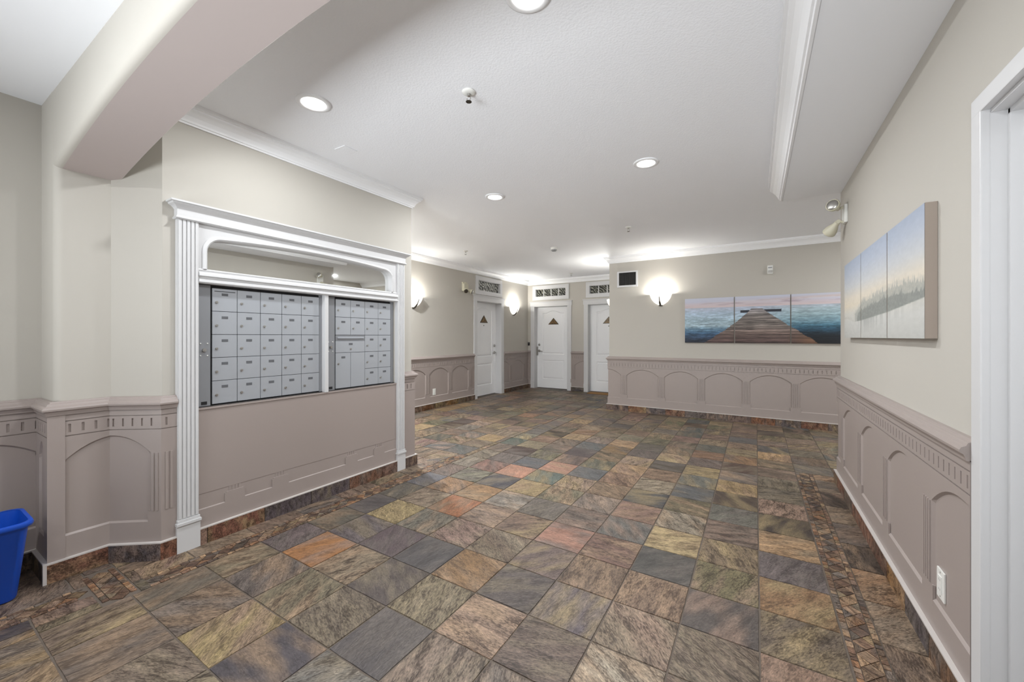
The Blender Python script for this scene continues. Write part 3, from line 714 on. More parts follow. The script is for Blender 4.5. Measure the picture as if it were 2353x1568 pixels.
def make_door(name, O, along, out, w, h, hw='right', peep=True, dep=0.145, bottom=0.012, label=''):
    T = frame_T(O, along, out); loc = (O[0] + along[0] * w / 2, O[1] + along[1] * w / 2, 0)
    root = empty(name, loc); struct(root, label)
    for s in (0, 1):
        mb = MB(); a0, a1 = (-CW, 0.004) if s == 0 else (w - .004, w + CW)
        tbox(mb, T, a0, a1, 0, .020, .19, h + .01); part(mb, 'casing', M['white'], root, loc, bevel=.002)
        mb = MB(); tbox(mb, T, a0 - .004 * (1 - s), a1 + .004 * s, 0, .026, 0, .195); part(mb, 'plinth_block', M['white'], root, loc, bevel=.002)
        mb = MB(); tbox(mb, T, *((-.012, .004) if s == 0 else (w - .004, w + .012)), -.2, 0.0, 0, h); part(mb, 'jamb', M['white'], root, loc)
    mb = MB(); tbox(mb, T, -CW - .014, w + CW + .014, 0, .026, h - .004, h + .098); tbox(mb, T, -CW - .026, w + CW + .026, 0, .038, h + .098, h + .118)
    part(mb, 'head_casing', M['white'], root, loc, bevel=.002)
    mb = MB(); tbox(mb, T, 0, w, -.2, 0, h - .012, h + .004); part(mb, 'head_jamb', M['white'], root, loc)
    # slab with an arched upper panel and a square lower panel
    mb = MB(); d = -dep; p0, p1 = .155, w - .155; z0 = bottom; z1 = h - .014
    panels = [(.235, .715, 0.0), (.865, 1.905, .062)]
    ss = [p0 + (p1 - p0) * k / 24 for k in range(25)]
    def top(s, zt, rise):
        t = abs((2 * s - p0 - p1) / (p1 - p0)); return zt + (rise * .5 * (1 + math.cos(PI * min(1, t / .82))) if rise else 0)
    def q4(a, b_, za, zb, zc, zd, dd): mb.face([T(a, dd, za), T(b_, dd, zb), T(b_, dd, zc), T(a, dd, zd)])
    q4(.004, p0, z0, z0, z1, z1, d); q4(p1, w - .004, z0, z0, z1, z1, d); q4(p0, p1, z0, z0, panels[0][0], panels[0][0], d)
    q4(p0, p1, panels[0][1], panels[0][1], panels[1][0], panels[1][0], d)
    for a, b_ in zip(ss[:-1], ss[1:]): q4(a, b_, top(a, *panels[1][1:]), top(b_, *panels[1][1:]), z1, z1, d)
    for zb_, zt, rise in panels:
        loops = []
        for ins, dd in ((0, d), (.013, d - .009), (.022, d - .009), (.044, d - .002)):
            sc = (p1 - p0 - 2 * ins) / (p1 - p0); m = (p0 + p1) / 2
            loops.append(([T(m + (s - m) * sc, dd, zb_ + ins) for s in ss], [T(m + (s - m) * sc, dd, top(s, zt, rise) - ins) for s in ss]))
        for (b0, t0), (b1, t1) in zip(loops[:-1], loops[1:]):
            for k in range(24):
                mb.face([b0[k], b0[k + 1], b1[k + 1], b1[k]]); mb.face([t0[k], t0[k + 1], t1[k + 1], t1[k]])
            for k in (0, 24): mb.face([b0[k], t0[k], t1[k], b1[k]])
        b1, t1 = loops[-1]
        for k in range(24): mb.face([b1[k], b1[k + 1], t1[k + 1], t1[k]])
    tbox(mb, T, .004, w - .004, d - .04, d - .012, z0, z1)
    for a in (.004, w - .004): mb.face([T(a, d, z0), T(a, d - .02, z0), T(a, d - .02, z1), T(a, d, z1)])
    sl = part(mb, 'door_leaf', M['doorwhite'], root, loc, fixn=False)
    def sub(mb, nm, mat, **k):
        o = mb.build(nm, mat, sl, **k); o.matrix_parent_inverse = Matrix.Identity(4); return o
    if hw:
        sgn = 1 if hw == 'left' else -1; a = .062 if hw == 'left' else w - .062
        mb = MB(); disc(mb, T, a, 1.10, d, d + .012, .030); disc(mb, T, a, 1.10, d + .012, d + .022, .021, r1=.018); sub(mb, 'deadbolt', M['chrome'])
        mb = MB(); disc(mb, T, a, .945, d, d + .010, .033); disc(mb, T, a, .945, d + .01, d + .05, .011); sub(mb, 'handle_rose', M['chrome'])
        mb = MB(); mb.tube([T(a - .004 * sgn, d + .045, .945), T(a + .02 * sgn, d + .05, .946), T(a + .06 * sgn, d + .05, .943), T(a + .115 * sgn, d + .045, .936)], [.011, .012, .010, .008], 10); sub(mb, 'lever', M['chrome'], smooth=True)
    if hw == 'left':
        mb = MB(); tbox(mb, T, .003, .006, -.135, -.085, .83, 1.05); tbox(mb, T, .006, .03, d, d + .004, .83, 1.05); sub(mb, 'latch_guard', M['chrome'])
    c = w / 2 + (0.01 if hw == 'left' else 0)
    mb = MB(); T3 = lambda x, y, z: T(c + x, d + z, 1.615 + y)
    mb.prism([(-.145, 0), (.145, 0), (0, .165)], 0, .008, T3); pq = sub(mb, 'number_plaque', M['darkmetal']); pq['label'] = 'triangular bronze suite plaque'
    mb = MB(); mb.prism([(-.118, .012), (.118, .012), (0, .145)], .008, .0105, T3); sub(mb, 'plaque_inlay', M['plaque'])
    if peep:
        mb = MB(); disc(mb, T, c, 1.555, d, d + .004, .012); sub(mb, 'peephole', M['darkmetal'])
    return root
make_door('door_1', (XL, D1[0]), (0, 1), (1, 0), D1[1] - D1[0], DH, 'right', label='white panelled suite door in the far left wall')
make_door('door_2', (D2[0], YB), (1, 0), (0, -1), D2[1] - D2[0], DH, 'left', peep=False, label='white panelled suite door with latch guard in the back wall')
make_door('door_3', (D3[0], YB), (1, 0), (0, -1), D3[1] - D3[0], DH, 'right', label='white panelled suite door half hidden by the picture wall')
def make_transom(name, O, along, out, w, z0, z1, mat, label, mull=True, fw=.088):
    T = frame_T(O, along, out); loc = (O[0] + along[0] * w / 2, O[1] + along[1] * w / 2, z0)
    root = empty(name, loc); struct(root, label)
    mb = MB()
    for a0, a1, b0, b1 in ((-fw, w + fw, z1, z1 + fw), (-fw, w + fw, z0 - fw, z0), (-fw, 0, z0, z1), (w, w + fw, z0, z1)): tbox(mb, T, a0, a1, 0, .022, b0, b1)
    for a0, a1, b0, b1 in ((-.004, w + .004, z1 - .006, z1 + .02), (-.004, w + .004, z0 - .02, z0 + .006), (-.02, .006, z0, z1), (w - .006, w + .02, z0, z1)): tbox(mb, T, a0, a1, -.1, 0, b0, b1)
    part(mb, 'window_frame', M['white'], root, loc)
    n = 4; st = w / n
    for k in range(n):
        mb = MB(); gp = .010 if mull else .004
        a0, a1 = k * st + gp, (k + 1) * st - gp
        tbox(mb, T, a0, a1, -.09, -.035, z0 + .006, z1 - .006); part(mb, 'glass_block', mat, root, loc, bevel=.006)
        if k and mull: mb = MB(); tbox(mb, T, k * st - gp, k * st + gp, -.08, -.03, z0, z1); part(mb, 'mortar_bar', M['white'], root, loc)
    mb = MB(); tbox(mb, T, 0, w, -.12, -.1, z0, z1); part(mb, 'backing', M['black'], root, loc)
make_transom('window_1', (XL, T1[0]), (0, 1), (1, 0), T1[1] - T1[0], T1[2], T1[3], M['gblock_light'], 'rippled glass transom above the door in the far left wall', mull=False)
make_transom('window_2', (T2[0], YB), (1, 0), (0, -1), T2[1] - T2[0], T2[2], T2[3], M['gblock'], 'dark glass block transom above the door with latch guard')
make_transom('window_3', (T3[0], YB), (1, 0), (0, -1), T3[1] - T3[0], T3[2], T3[3], M['gblock'], 'dark glass block transom cut off by the picture wall')
# right-hand opening: casing, jamb, stop, closed leaf
T = frame_T((XR, D4[0]), (0, 1), (-1, 0)); w = D4[1] - D4[0]; loc = (XR, D4[0], 0)
root = empty('door_4', loc); struct(root, 'white cased doorway at the right edge')
for a0, a1 in ((-.062, .004), (w - .004, w + .062)):
    mb = MB(); tbox(mb, T, a0, a1, 0, .024, 0, DH4 + .004); part(mb, 'casing', M['white'], root, loc, bevel=.004)
mb = MB(); tbox(mb, T, -.062, w + .062, 0, .024, DH4, DH4 + .058); part(mb, 'head_casing', M['white'], root, loc, bevel=.004)
for a0, a1, s0, s1 in ((-.012, .004, .004, .018), (w - .004, w + .012, w - .018, w - .004)):
    mb = MB(); tbox(mb, T, a0, a1, -.17, .001, 0, DH4); part(mb, 'jamb', M['white'], root, loc)
    mb = MB(); tbox(mb, T, s0, s1, -.072, -.036, 0, DH4); part(mb, 'stop', M['white'], root, loc, bevel=.002)
mb = MB(); tbox(mb, T, 0, w, -.17, .001, DH4 - .012, DH4 + .004); tbox(mb, T, 0, w, -.072, -.036, DH4 - .026, DH4 - .012); part(mb, 'head_jamb', M['white'], root, loc)
mb = MB(); tbox(mb, T, .005, w - .005, -.115, -.073, .01, DH4 - .014); part(mb, 'door_leaf', M['doorwhite'], root, loc)

# ------------------------------------------------------------------ mailbox surround and boxes
T = frame_T((XM, 0), (0, 1), (1, 0))
loc = (XM, 1.9, 0); sur = tag(empty('mailbox_surround', loc), 'white fluted pilaster surround with cornice framing the mailboxes', 'surround')
for y0, y1 in (PIL_L, PIL_R):
    mb = MB(); tbox(mb, T, y0, y1, 0, .036, .2, 2.03); pl = part(mb, 'pilaster', M['white'], sur, loc)
    n = 5; ww = (y1 - y0)
    for k in range(n):
        c = y0 + ww * (k + .5) / n; mb = MB(); tbox(mb, T, c - ww * .07, c + ww * .07, .035, .042, .205, 2.028)
        o = mb.build('rib', M['white'], pl, bevel=.0015)
    mb = MB(); tbox(mb, T, y0 - .006, y1 + .006, 0, .046, 0, .165); tbox(mb, T, y0 - .010, y1 + .010, 0, .054, .165, .182); tbox(mb, T, y0 - .004, y1 + .004, 0, .046, .182, .2)
    part(mb, 'plinth_block', M['white'], sur, loc, bevel=.002)
pcn = Path([(XM - .001, PIL_R[1]), (XM + .04, PIL_R[1]), (XM + .04, PIL_L[0]), (XM - .001, PIL_L[0])])
CN = [(-.04, 2.018), (.010, 2.018), (.016, 2.024), (.010, 2.032), (.006, 2.040), (.006, 2.078), (.012, 2.088), (.020, 2.096), (.034, 2.104), (.036, 2.112), (.046, 2.114), (.046, 2.124), (-.04, 2.126)]
part(sweep(pcn, CN, 0, pcn.L), 'cornice', M['white'], sur, loc, fixn=False)
# arched fascia
A0, A1, ZL = 1.146, 2.642, 1.735
def za(s, o=0.0):
    m = (A0 + A1) / 2; hw = (A1 - A0) / 2 + o; t = min(1, abs(s - m) / hw); base = 1.958 + o - .036 * t * t
    rc = .075 + o; e = hw - abs(s - m)
    if e < rc: base -= rc - math.sqrt(max(0, rc * rc - (rc - e) ** 2))
    return base
ss = sorted({A0 + (A1 - A0) * k / 40 for k in range(41)} | {A0 + .075 * (1 - math.cos(PI / 2 * k / 8)) for k in range(9)} | {A1 - .075 * (1 - math.cos(PI / 2 * k / 8)) for k in range(9)})
mb = MB(); yl, yr = PIL_L[1], PIL_R[0]; dF, dB = .026, -.06
for u, v in zip(ss[:-1], ss[1:]):
    mb.face([T(u, dF, za(u)), T(v, dF, za(v)), T(v, dF, 2.03), T(u, dF, 2.03)])
    mb.face([T(u, dF, za(u)), T(v, dF, za(v)), T(v, dB, za(v)), T(u, dB, za(u))])
for u, v in ((yl, A0), (A1, yr)): mb.face([T(u, dF, 1.70), T(v, dF, 1.70), T(v, dF, 2.03), T(u, dF, 2.03)])
for u in (A0, A1): mb.face([T(u, dF, ZL - .03), T(u, dB, ZL - .03), T(u, dB, za(u)), T(u, dF, za(u))])
part(mb, 'arched_fascia', M['white'], sur, loc, fixn=False)
# bead around the arched mirror
rows = []; mb = MB()
pts_in = [(A0, ZL)] + [(s, za(s)) for s in ss] + [(A1, ZL)]
O_ = .030; m_ = (A0 + A1) / 2
def outp(s): q = m_ + (s - m_) * ((A1 - A0) / 2 + O_) / ((A1 - A0) / 2); return (q, za(q, O_))
pts_out = [(A0 - O_, ZL)] + [outp(s) for s in ss] + [(A1 + O_, ZL)]
for (i, o_) in zip(pts_in, pts_out):
    mid = lambda f: (i[0] + (o_[0] - i[0]) * f, i[1] + (o_[1] - i[1]) * f)
    rows.append([mb.vert(T(*([mid(f)[0]] + [d] + [mid(f)[1]]))) for f, d in ((0, .02), (.05, .034), (.3, .041), (.6, .039), (.92, .031), (1, .024))])
for r0, r1 in zip(rows[:-1], rows[1:]):
    for k in range(5): mb.f.append([r0[k], r1[k], r1[k + 1], r0[k + 1]])
o = part(mb, 'arch_bead', M['white'], sur, loc, fixn=False)
# rail under the mirror
prl = Path([(XM, yr), (XM, yl)])
RL = [(-.06, 1.735), (.030, 1.735), (.034, 1.728), (.030, 1.718), (.040, 1.714), (.050, 1.702), (.052, 1.690), (.038, 1.686), (.034, 1.674), (.044, 1.666), (.046, 1.652), (.036, 1.644), (-.05, 1.644)]
part(sweep(prl, RL, 0, prl.L), 'mirror_rail', M['white'], sur, loc, fixn=False)
mb = MB(); tbox(mb, T, 1.957, 1.988, -.05, .030, .856, 1.65); part(mb, 'mullion', M['white'], sur, loc, bevel=.003)
mb = MB(); tbox(mb, T, A0 - .03, A1 + .03, -.03, -.012, ZL - .02, 1.985); part(mb, 'mirror', M['mirror'], sur, loc, label='arched mirror pane')
# panel below the boxes and what is left of the old wainscot foot
mb = MB(); tbox(mb, T, yl, yr, 0, .0195, .316, .858); tbox(mb, T, yl, yr, -.05, .026, .846, .858); lp = mb.build('cover_panel', M['mauve'], wall_mailbox, bevel=.0015)
mb = MB(); tbox(mb, T, yl, yr, 0, .0175, .2, .318); mb.build('panel_field', M['mauve'], wall_mailbox)
mb = MB(); prb = Path([(XM, yr), (XM, yl)])
part(sweep(prb, [(0, .222), (.012, .226), (.025, .218), (.025, .108), (0, .108)], 0, prb.L), 'wainscot_foot', M['mauve'], wall_mailbox)
for c in (1.307, 1.607, 2.21, 2.505):
    mb = MB(); tbox(mb, T, c - .06, c + .06, 0, .0251, .15, .278); tbox(mb, T, c - .052, c + .052, 0, .0251, .278, .286)
    for k in range(4): tbox(mb, T, c - .030 + .02 * k - .005, c - .030 + .02 * k + .005, .015, .0205, .285, .316)
    mb.build('pilaster_foot', M['mauve'], wall_mailbox)
# the two mailbox units
ROWS = [1.626, 1.474, 1.322, 1.171, 1.019, 0.868]
def lock_mesh():
    mb = MB(); I = lambda a, d, z: (d, a, z)
    disc(mb, I, 0, 0, 0, .004, .0088, 14); disc(mb, I, 0, 0, .004, .0075, .0070, 14, r1=.0058); tbox(mb, I, -.001, .001, .0073, .0082, -.0042, .0042)
    return mb.mesh('lock', M['chrome'])
LOCK = lock_mesh()
def plate_mesh():
    mb = MB(); I = lambda a, d, z: (d, a, z); tbox(mb, I, -.0185, .0185, 0, .0012, -.0085, .0085); return mb.mesh('number_plate', M['plate'])
PLATE = plate_mesh()
DF = -.010
def box_door(unit, uloc, y0, y1, z1, z0, lock=True, plate=True, slot=False, mid=False):
    g = .0016; mb = MB(); tbox(mb, T, y0 + g, y1 - g, DF - .012, DF, z0 + g, z1 - g)
    dr = part(mb, 'box_door', M['alu'], unit, uloc, bevel=.0012)
    yc = (y0 + y1) / 2
    def at(me, nm, y, z):
        o = link(nm, me, dr); o.location = (XM + DF, y, z)
    if plate: at(PLATE, 'number_plate', yc, z1 - (.040 if not mid else .028))
    if lock: at(LOCK, 'lock', y0 + .026 if not mid else yc, z1 - (.093 if not mid else .070))
    if slot:
        mb = MB(); tbox(mb, T, y0 + .014, y1 - .012, DF - .002, DF + .0008, z1 - .0225, z1 - .0185); mb.build('letter_slot', M['black'], dr)
    return dr
def mail_unit(name, label, y0, y1, post, cols, rpost):
    uloc = (XM, (y0 + y1) / 2, .86); u = tag(empty(name, uloc), label, 'mailbox', 'mailbox units')
    mb = MB(); tbox(mb, T, y0, y1, -.07, -.024, .858, 1.648); part(mb, 'cabinet_body', M['black'], u, uloc)
    mb = MB(); tbox(mb, T, post[0], post[1], -.06, DF + .002, .860, 1.640); pb = part(mb, 'lock_post', M['aludark'], u, uloc, bevel=.0015)
    pc_ = (post[0] + post[1]) / 2
    mb = MB(); tbox(mb, T, pc_ - .016, pc_ + .016, DF + .002, DF + .0035, .872, .892); mb.build('maker_plate', M['black'], pb)
    mb = MB()
    disc(mb, T, pc_, 1.222, DF + .001, DF + .013, .011, 14); disc(mb, T, pc_, 1.222, DF + .013, DF + .015, .006, 10); mb.build('post_lock', M['chrome'], pb)
    for sy in (-1, 1):
        for z in (1.264, 1.186):
            mb = MB(); disc(mb, T, pc_ + sy * .019, z, DF + .001, DF + .006, .0052, 10, r1=.003); mb.build('screw', M['plastic'], pb)
    mb = MB(); tbox(mb, T, rpost[0], rpost[1], -.06, DF - .003, .860, 1.644); part(mb, 'side_frame', M['aludark'], u, uloc, bevel=.001)
    mb = MB(); tbox(mb, T, y0, y1, -.05, DF + .003, .856, .8635); part(mb, 'sill', M['black'], u, uloc)
    return u, uloc
C1 = [1.187, 1.335, 1.484, 1.634, 1.783, 1.931]
u, ul = mail_unit('mailbox_unit', 'larger silver mailbox unit of twenty-five doors, left of the mullion', 1.102, 1.956, (1.107, 1.178), C1, (1.933, 1.955))
for c in range(5):
    for r in range(5): box_door(u, ul, C1[c], C1[c + 1], ROWS[r], ROWS[r + 1], slot=(c == 0 and r == 0))
C2 = [2.078, 2.225, 2.372, 2.521, 2.668]
u, ul = mail_unit('mailbox_unit', 'smaller silver mailbox unit with parcel doors, right of the mullion', 1.989, 2.710, (1.993, 2.069), C2, (2.671, 2.706))
for c in range(4):
    for r in range(5):
        if c < 2 and r >= 2: continue
        box_door(u, ul, C2[c], C2[c + 1], ROWS[r], ROWS[r + 1])
mb = MB(); tbox(mb, T, C2[0] + .002, C2[2] - .002, DF - .012, DF - .001, 1.272, 1.320); hd = part(mb, 'outgoing_slot', M['aludark'], u, ul, bevel=.001)
mb = MB(); tbox(mb, T, C2[0] + .018, C2[2] - .014, DF - .002, DF + .008, 1.292, 1.3015); tbox(mb, T, C2[0] + .018, C2[2] - .014, DF - .004, DF, 1.301, 1.3065); mb.build('slot_flap', M['alu'], hd)
box_door(u, ul, C2[0], C2[2], 1.272, 1.171, mid=True)
box_door(u, ul, C2[0], C2[1], 1.171, .868); box_door(u, ul, C2[1], C2[2], 1.171, .868, lock=False, plate=False)

# ------------------------------------------------------------------ canvases
def srgb_img(a): a = np.clip(a / 255.0, 0, 1); return np.where(a <= .04045, a / 12.92, ((a + .055) / 1.055) ** 2.4)
def vnoise(u, v, seed, su, sv, oct_=4):
    r = np.random.default_rng(seed); out = 0; amp = 1; tot = 0
    for o_ in range(oct_):
        n = 64; g = r.random((n, n)); x = u * su * 2 ** o_; y = v * sv * 2 ** o_
        xi = np.floor(x).astype(int); yi = np.floor(y).astype(int); fx = x - xi; fy = y - yi; fx = fx * fx * (3 - 2 * fx); fy = fy * fy * (3 - 2 * fy)
        a = g[xi % n, yi % n]; b_ = g[(xi + 1) % n, yi % n]; c = g[xi % n, (yi + 1) % n]; d = g[(xi + 1) % n, (yi + 1) % n]
        out = out + amp * ((a * (1 - fx) + b_ * fx) * (1 - fy) + (c * (1 - fx) + d * fx) * fy); tot += amp; amp *= .55
    return out / tot
def grad(t, stops):
    ts = [s[0] for s in stops]; return np.stack([np.interp(t, ts, [s[1][k] for s in stops]) for k in range(3)], -1)
def mixc(a, b_, m): return a * (1 - m[..., None]) + np.asarray(b_, float) * m[..., None]
def sst(e0, e1, x): t = np.clip((x - e0) / (e1 - e0), 0, 1); return t * t * (3 - 2 * t)
def pier_picture(U, V):
    HZ = .785 - .0 * U
    sky = grad((V - HZ) / (1 - HZ), [(0, (206, 190, 190)), (.35, (198, 188, 196)), (.6, (190, 192, 208)), (1, (192, 196, 210))])
    cl = sst(.48, .62, vnoise(U, V, 3, 7, 26)) * sst(.0, .25, (V - HZ)) * 0
    band = sst(.45, .62, vnoise(U, V, 5, 6, 22, 5)) * np.exp(-((V - (.845 + .06 * U)) / .05) ** 2)
    sky = mixc(sky, (158, 140, 152), band * (.25 + .75 * U)); sky = mixc(sky, (222, 200, 186), np.exp(-((V - (.86 + .09 * U)) / .03) ** 2) * .55 * U)
    sea_l = grad(V / HZ, [(0, (34, 38, 50)), (.12, (46, 60, 80)), (.28, (66, 96, 124)), (.40, (110, 140, 160)), (.48, (150, 170, 180)), (.62, (156, 178, 190)), (.85, (170, 188, 206)), (1, (176, 182, 198))])
    sea_r = grad(V / HZ, [(0, (14, 16, 22)), (.22, (20, 28, 36)), (.34, (34, 62, 80)), (.46, (66, 106, 126)), (.58, (118, 150, 164)), (.75, (146, 170, 178)), (.9, (160, 178, 186)), (1, (170, 178, 190))])
    sea = sea_l * (1 - sst(.45, .75, U))[..., None] + sea_r * sst(.45, .75, U)[..., None]
    rip = vnoise(U * 1.0, V + .02 * np.sin(U * 9), 11, 16, 44, 3) * .8 + vnoise(U, V, 12, 60, 150, 2) * .6 - .7
    sea = sea * (1 + rip[..., None] * 1.0 * np.clip(1.25 - V / HZ, .15, 1)[..., None])
    img = np.where((V > HZ)[..., None], sky, sea)
    # cross bar and jetty (pixel frame of the original: x 83..2393, y 165..790)
    X = 83 + U * 2310; Y = 790 - V * 660
    bar = ((X > 935) & (X < 1505) & (Y > 326 - (X - 935) * .012) & (Y < 362 - (X - 935) * .012)).astype(float); img = mixc(img, (46, 50, 60), bar)
    le = np.interp(Y, [305, 350, 520, 640, 790], [1092, 1050, 838, 650, 405]); ri = np.interp(Y, [305, 350, 520, 640, 790], [1245, 1300, 1560, 1745, 1985])
    jag = (vnoise(U * 0 + .3, V, 21, 3, 40, 3) - .5) * 60 * sst(400, 700, Y)
    inside = ((X > le + jag) & (X < ri + jag) & (Y > 305)).astype(float)
    wood = grad((Y - 305) / 485, [(0, (140, 136, 138)), (.25, (126, 118, 114)), (.5, (140, 130, 124)), (.7, (112, 96, 90)), (1, (74, 58, 56))])
    pl = np.log(np.clip(Y - 270, 8, 900)) * 9.0; fr = pl - np.floor(pl)
    tone = (np.sin(np.floor(pl) * 12.9898) * 43758.5453) % 1.0
    wood = wood * (.78 + .42 * tone)[..., None] * (1 - .45 * ((fr < .12) | (fr > .93)))[..., None]
    wood = wood * (1 + 1.0 * (vnoise(U, V, 31, 14, 90, 4) - .5))[..., None]
    wood = mixc(wood, (120, 84, 56), sst(.62, .8, U) * sst(560, 760, Y) * .6)
    return mixc(img, wood, inside) if False else img * (1 - inside[..., None]) + wood * inside[..., None]
def lake_picture(U, V):
    img = grad(V, [(0, (176, 176, 172)), (.2, (190, 190, 186)), (.32, (196, 194, 186)), (.42, (208, 198, 180)), (.52, (206, 198, 184)), (.66, (188, 190, 192)), (.85, (168, 176, 190)), (1, (156, 166, 184))])
    shore = np.interp(U, [0, .12, .2, .33, .66, 1], [.262, .245, .20, .205, .245, .305])
    r = np.random.default_rng(5); tops = np.full_like(U, -1.0)
    base = np.interp(U, [0, .1, .22, .34, .5, .66, .8, 1], [.285, .275, .27, .40, .43, .455, .46, .425])
    for layer, (amp, col, m0) in enumerate(((.05, (182, 180, 172), .6), (.075, (150, 152, 147), .8), (.06, (120, 124, 120), .85))):
        dep = (0.045, 0.005, -.07)[layer]; rr = np.random.default_rng(900 + layer); crest = np.zeros_like(U)
        for q in range((90, 120, 110)[layer]):
            c0 = rr.random(); h0 = amp * rr.random() ** 1.6; w0 = .004 + .008 * rr.random()
            crest = np.maximum(crest, h0 * np.clip(1 - np.abs(U - c0) / w0, 0, 1) ** 1.3)
        tp = base + dep + crest + (vnoise(U, U * 0, 40 + layer, 90, 1, 3) - .5) * .03
        if layer < 2: tp = np.where(U > .2 + .03 * layer, tp, shore + (.03 if layer == 0 else -.01) + crest * .4)
        else: tp = np.where(U > .27, tp, shore - .01)
        mk = sst(tp + .004, tp - .006, V) if False else np.clip((tp - V) / .010, 0, 1) * np.clip((V - shore) / .008 + .5, 0, 1) * m0
        img = mixc(img, col, mk * (.8 + .7 * (vnoise(U, V, 50 + layer, 110, 50, 3) - .45)).clip(0, 1))
    refl = np.clip((shore - V) / .16, 0, 1); rm = np.clip((shore - V) / .008 + .5, 0, 1) * (U > .22) * (1 - refl) * .55 * sst(.35, .6, vnoise(U, V * .2, 61, 60, 4, 3)) * np.interp(U, [.2, .3, .5, .66, 1], [0, 1, .7, .35, .2])
    img = mixc(img, (128, 130, 128), rm)
    img = img * (1 + .05 * (vnoise(U, V, 71, 40, 40, 3) - .5))[..., None]
    return img
def canvas_thing(label, group, Tc, a0, a1, z0, z1, thick, fn, ua, ub, nx, nz):
    loc = Tc((a0 + a1) / 2, 0, z0); c = tag(empty('wall_canvas', loc), label, 'canvas', group)
    mb = MB(); tbox(mb, Tc, a0, a1, .001, thick - .001, z0, z1); part(mb, 'stretcher_wrap', M['canvas'], c, loc)
    A, Z = np.meshgrid(np.linspace(0, 1, nx + 1), np.linspace(0, 1, nz + 1), indexing='ij')
    v = [Tc(a0 + (a1 - a0) * a, thick, z0 + (z1 - z0) * z) for a, z in zip(A.ravel(), Z.ravel())]
    idx = lambda i, j: i * (nz + 1) + j
    f = [(idx(i, j), idx(i + 1, j), idx(i + 1, j + 1), idx(i, j + 1)) for i in range(nx) for j in range(nz)]
    me = bpy.data.meshes.new('printed_face'); me.from_pydata(v, [], f); me.materials.append(M['print'])
    img = srgb_img(fn(ua + (ub - ua) * A, Z)).reshape(-1, 3); cc = np.ones((len(v), 4), np.float32); cc[:, :3] = img
    at_ = me.attributes.new('ink', 'FLOAT_COLOR', 'POINT'); at_.data.foreach_set('color', cc.ravel())
    o = link('printed_face', me, c); o.matrix_parent_inverse = Matrix.Translation(-Vector(loc))
Tp = frame_T((0, YP), (1, 0), (0, -1))
for k, (x0, x1, lb) in enumerate(((-.985, -.288, 'canvas of the jetty triptych with open sea, nearest the wall sconce'), (-.274, .423, 'middle canvas of the jetty triptych with the grey plank jetty'), (.436, 1.133, 'canvas of the jetty triptych with dark sea, partly behind the right wall corner'))):
    canvas_thing(lb, 'jetty triptych', Tp, x0, x1, 1.211, 1.92, .03, pier_picture, (0, .335, .67)[k], (.33, .665, 1.0)[k], 130, 150)
Tr = frame_T((XR, 0), (0, 1), (-1, 0))
for k, (y0, y1, lb) in enumerate(((4.105, 3.532, 'canvas of the misty lake triptych nearest the twin-head emergency light'), (3.522, 2.902, 'middle canvas of the misty lake triptych with grey fir point'), (2.890, 2.334, 'canvas of the misty lake triptych nearest the right-hand doorway'))):
    canvas_thing(lb, 'misty lake triptych', Tr, y0, y1, 1.300, 1.872, .040, lake_picture, (0, .334, .668)[k], (.332, .666, 1.0)[k], 150, 130)

# ------------------------------------------------------------------ lamps
def make_downlight():
    r = empty('recessed_downlight'); mb = MB()
    mb.lathe([(.098, 0), (.098, -.006), (.090, -.010), (.072, -.010), (.068, -.004), (.066, 0)], n=32, cap=False); o = mb.build('trim_ring', M['crown'], r, smooth=True, fixn=False)
    mb = MB(); mb.lathe([(.0, -.003), (.068, -.003)], n=32, cap=False); mb.build('lamp_lens', M['lamp'], r, fixn=False)
    return r
dl = make_downlight(); first = True
LBL = ['round recessed ceiling downlight nearest the arch, above the mailboxes', 'round recessed ceiling downlight farthest down the room, near the crown moulding return',
       'round recessed ceiling downlight midway down the room, nearest the bulkhead', 'round recessed ceiling downlight cut off by the top edge']
for (x, y), lb in zip(((-2.29, 1.433), (-2.259, 3.355), (-.766, 3.345), (-.805, 1.440)), LBL):
    o = dl if first else copy_tree(dl); first = False
    o.location = (x, y, CZ); tag(o, lb, 'downlight', 'recessed downlights'); add_light('AREA', 'downlight_beam', (x, y, CZ - .012), POW_DOWN * (.55 if y < 2 and x < -2 else 1.0), NEUT, .13)
FILL_LAMPS = ((-2.3, -.6, FZ, POW_FOYER_FILL, 'left front of the foyer ceiling'), (-.5, -.6, FZ, POW_FOYER_FILL, 'right front of the foyer ceiling'), (-2.3, -1.8, FZ, POW_FOYER_FILL, 'left rear of the foyer ceiling'), (-.5, -1.8, FZ, POW_FOYER_FILL, 'right rear of the foyer ceiling'),
       (2.3, 5.7, CZ, POW_SIDE_FILL * .6, 'side corridor'), (-4.25, 3.55, CZ, POW_SIDE_FILL, 'alcove behind the mailbox wall'))  # unseen lamps added to light the foyer and the far end
for (x, y, z, p, lb) in FILL_LAMPS:
    o = copy_tree(dl); o.location = (x, y, z); tag(o, 'added fill downlight out of sight, ' + lb, 'downlight', 'added fill downlights')
    add_light('AREA', 'downlight_beam', (x, y, z - .012), p, NEUT, .13)  # fill beam under each added fixture

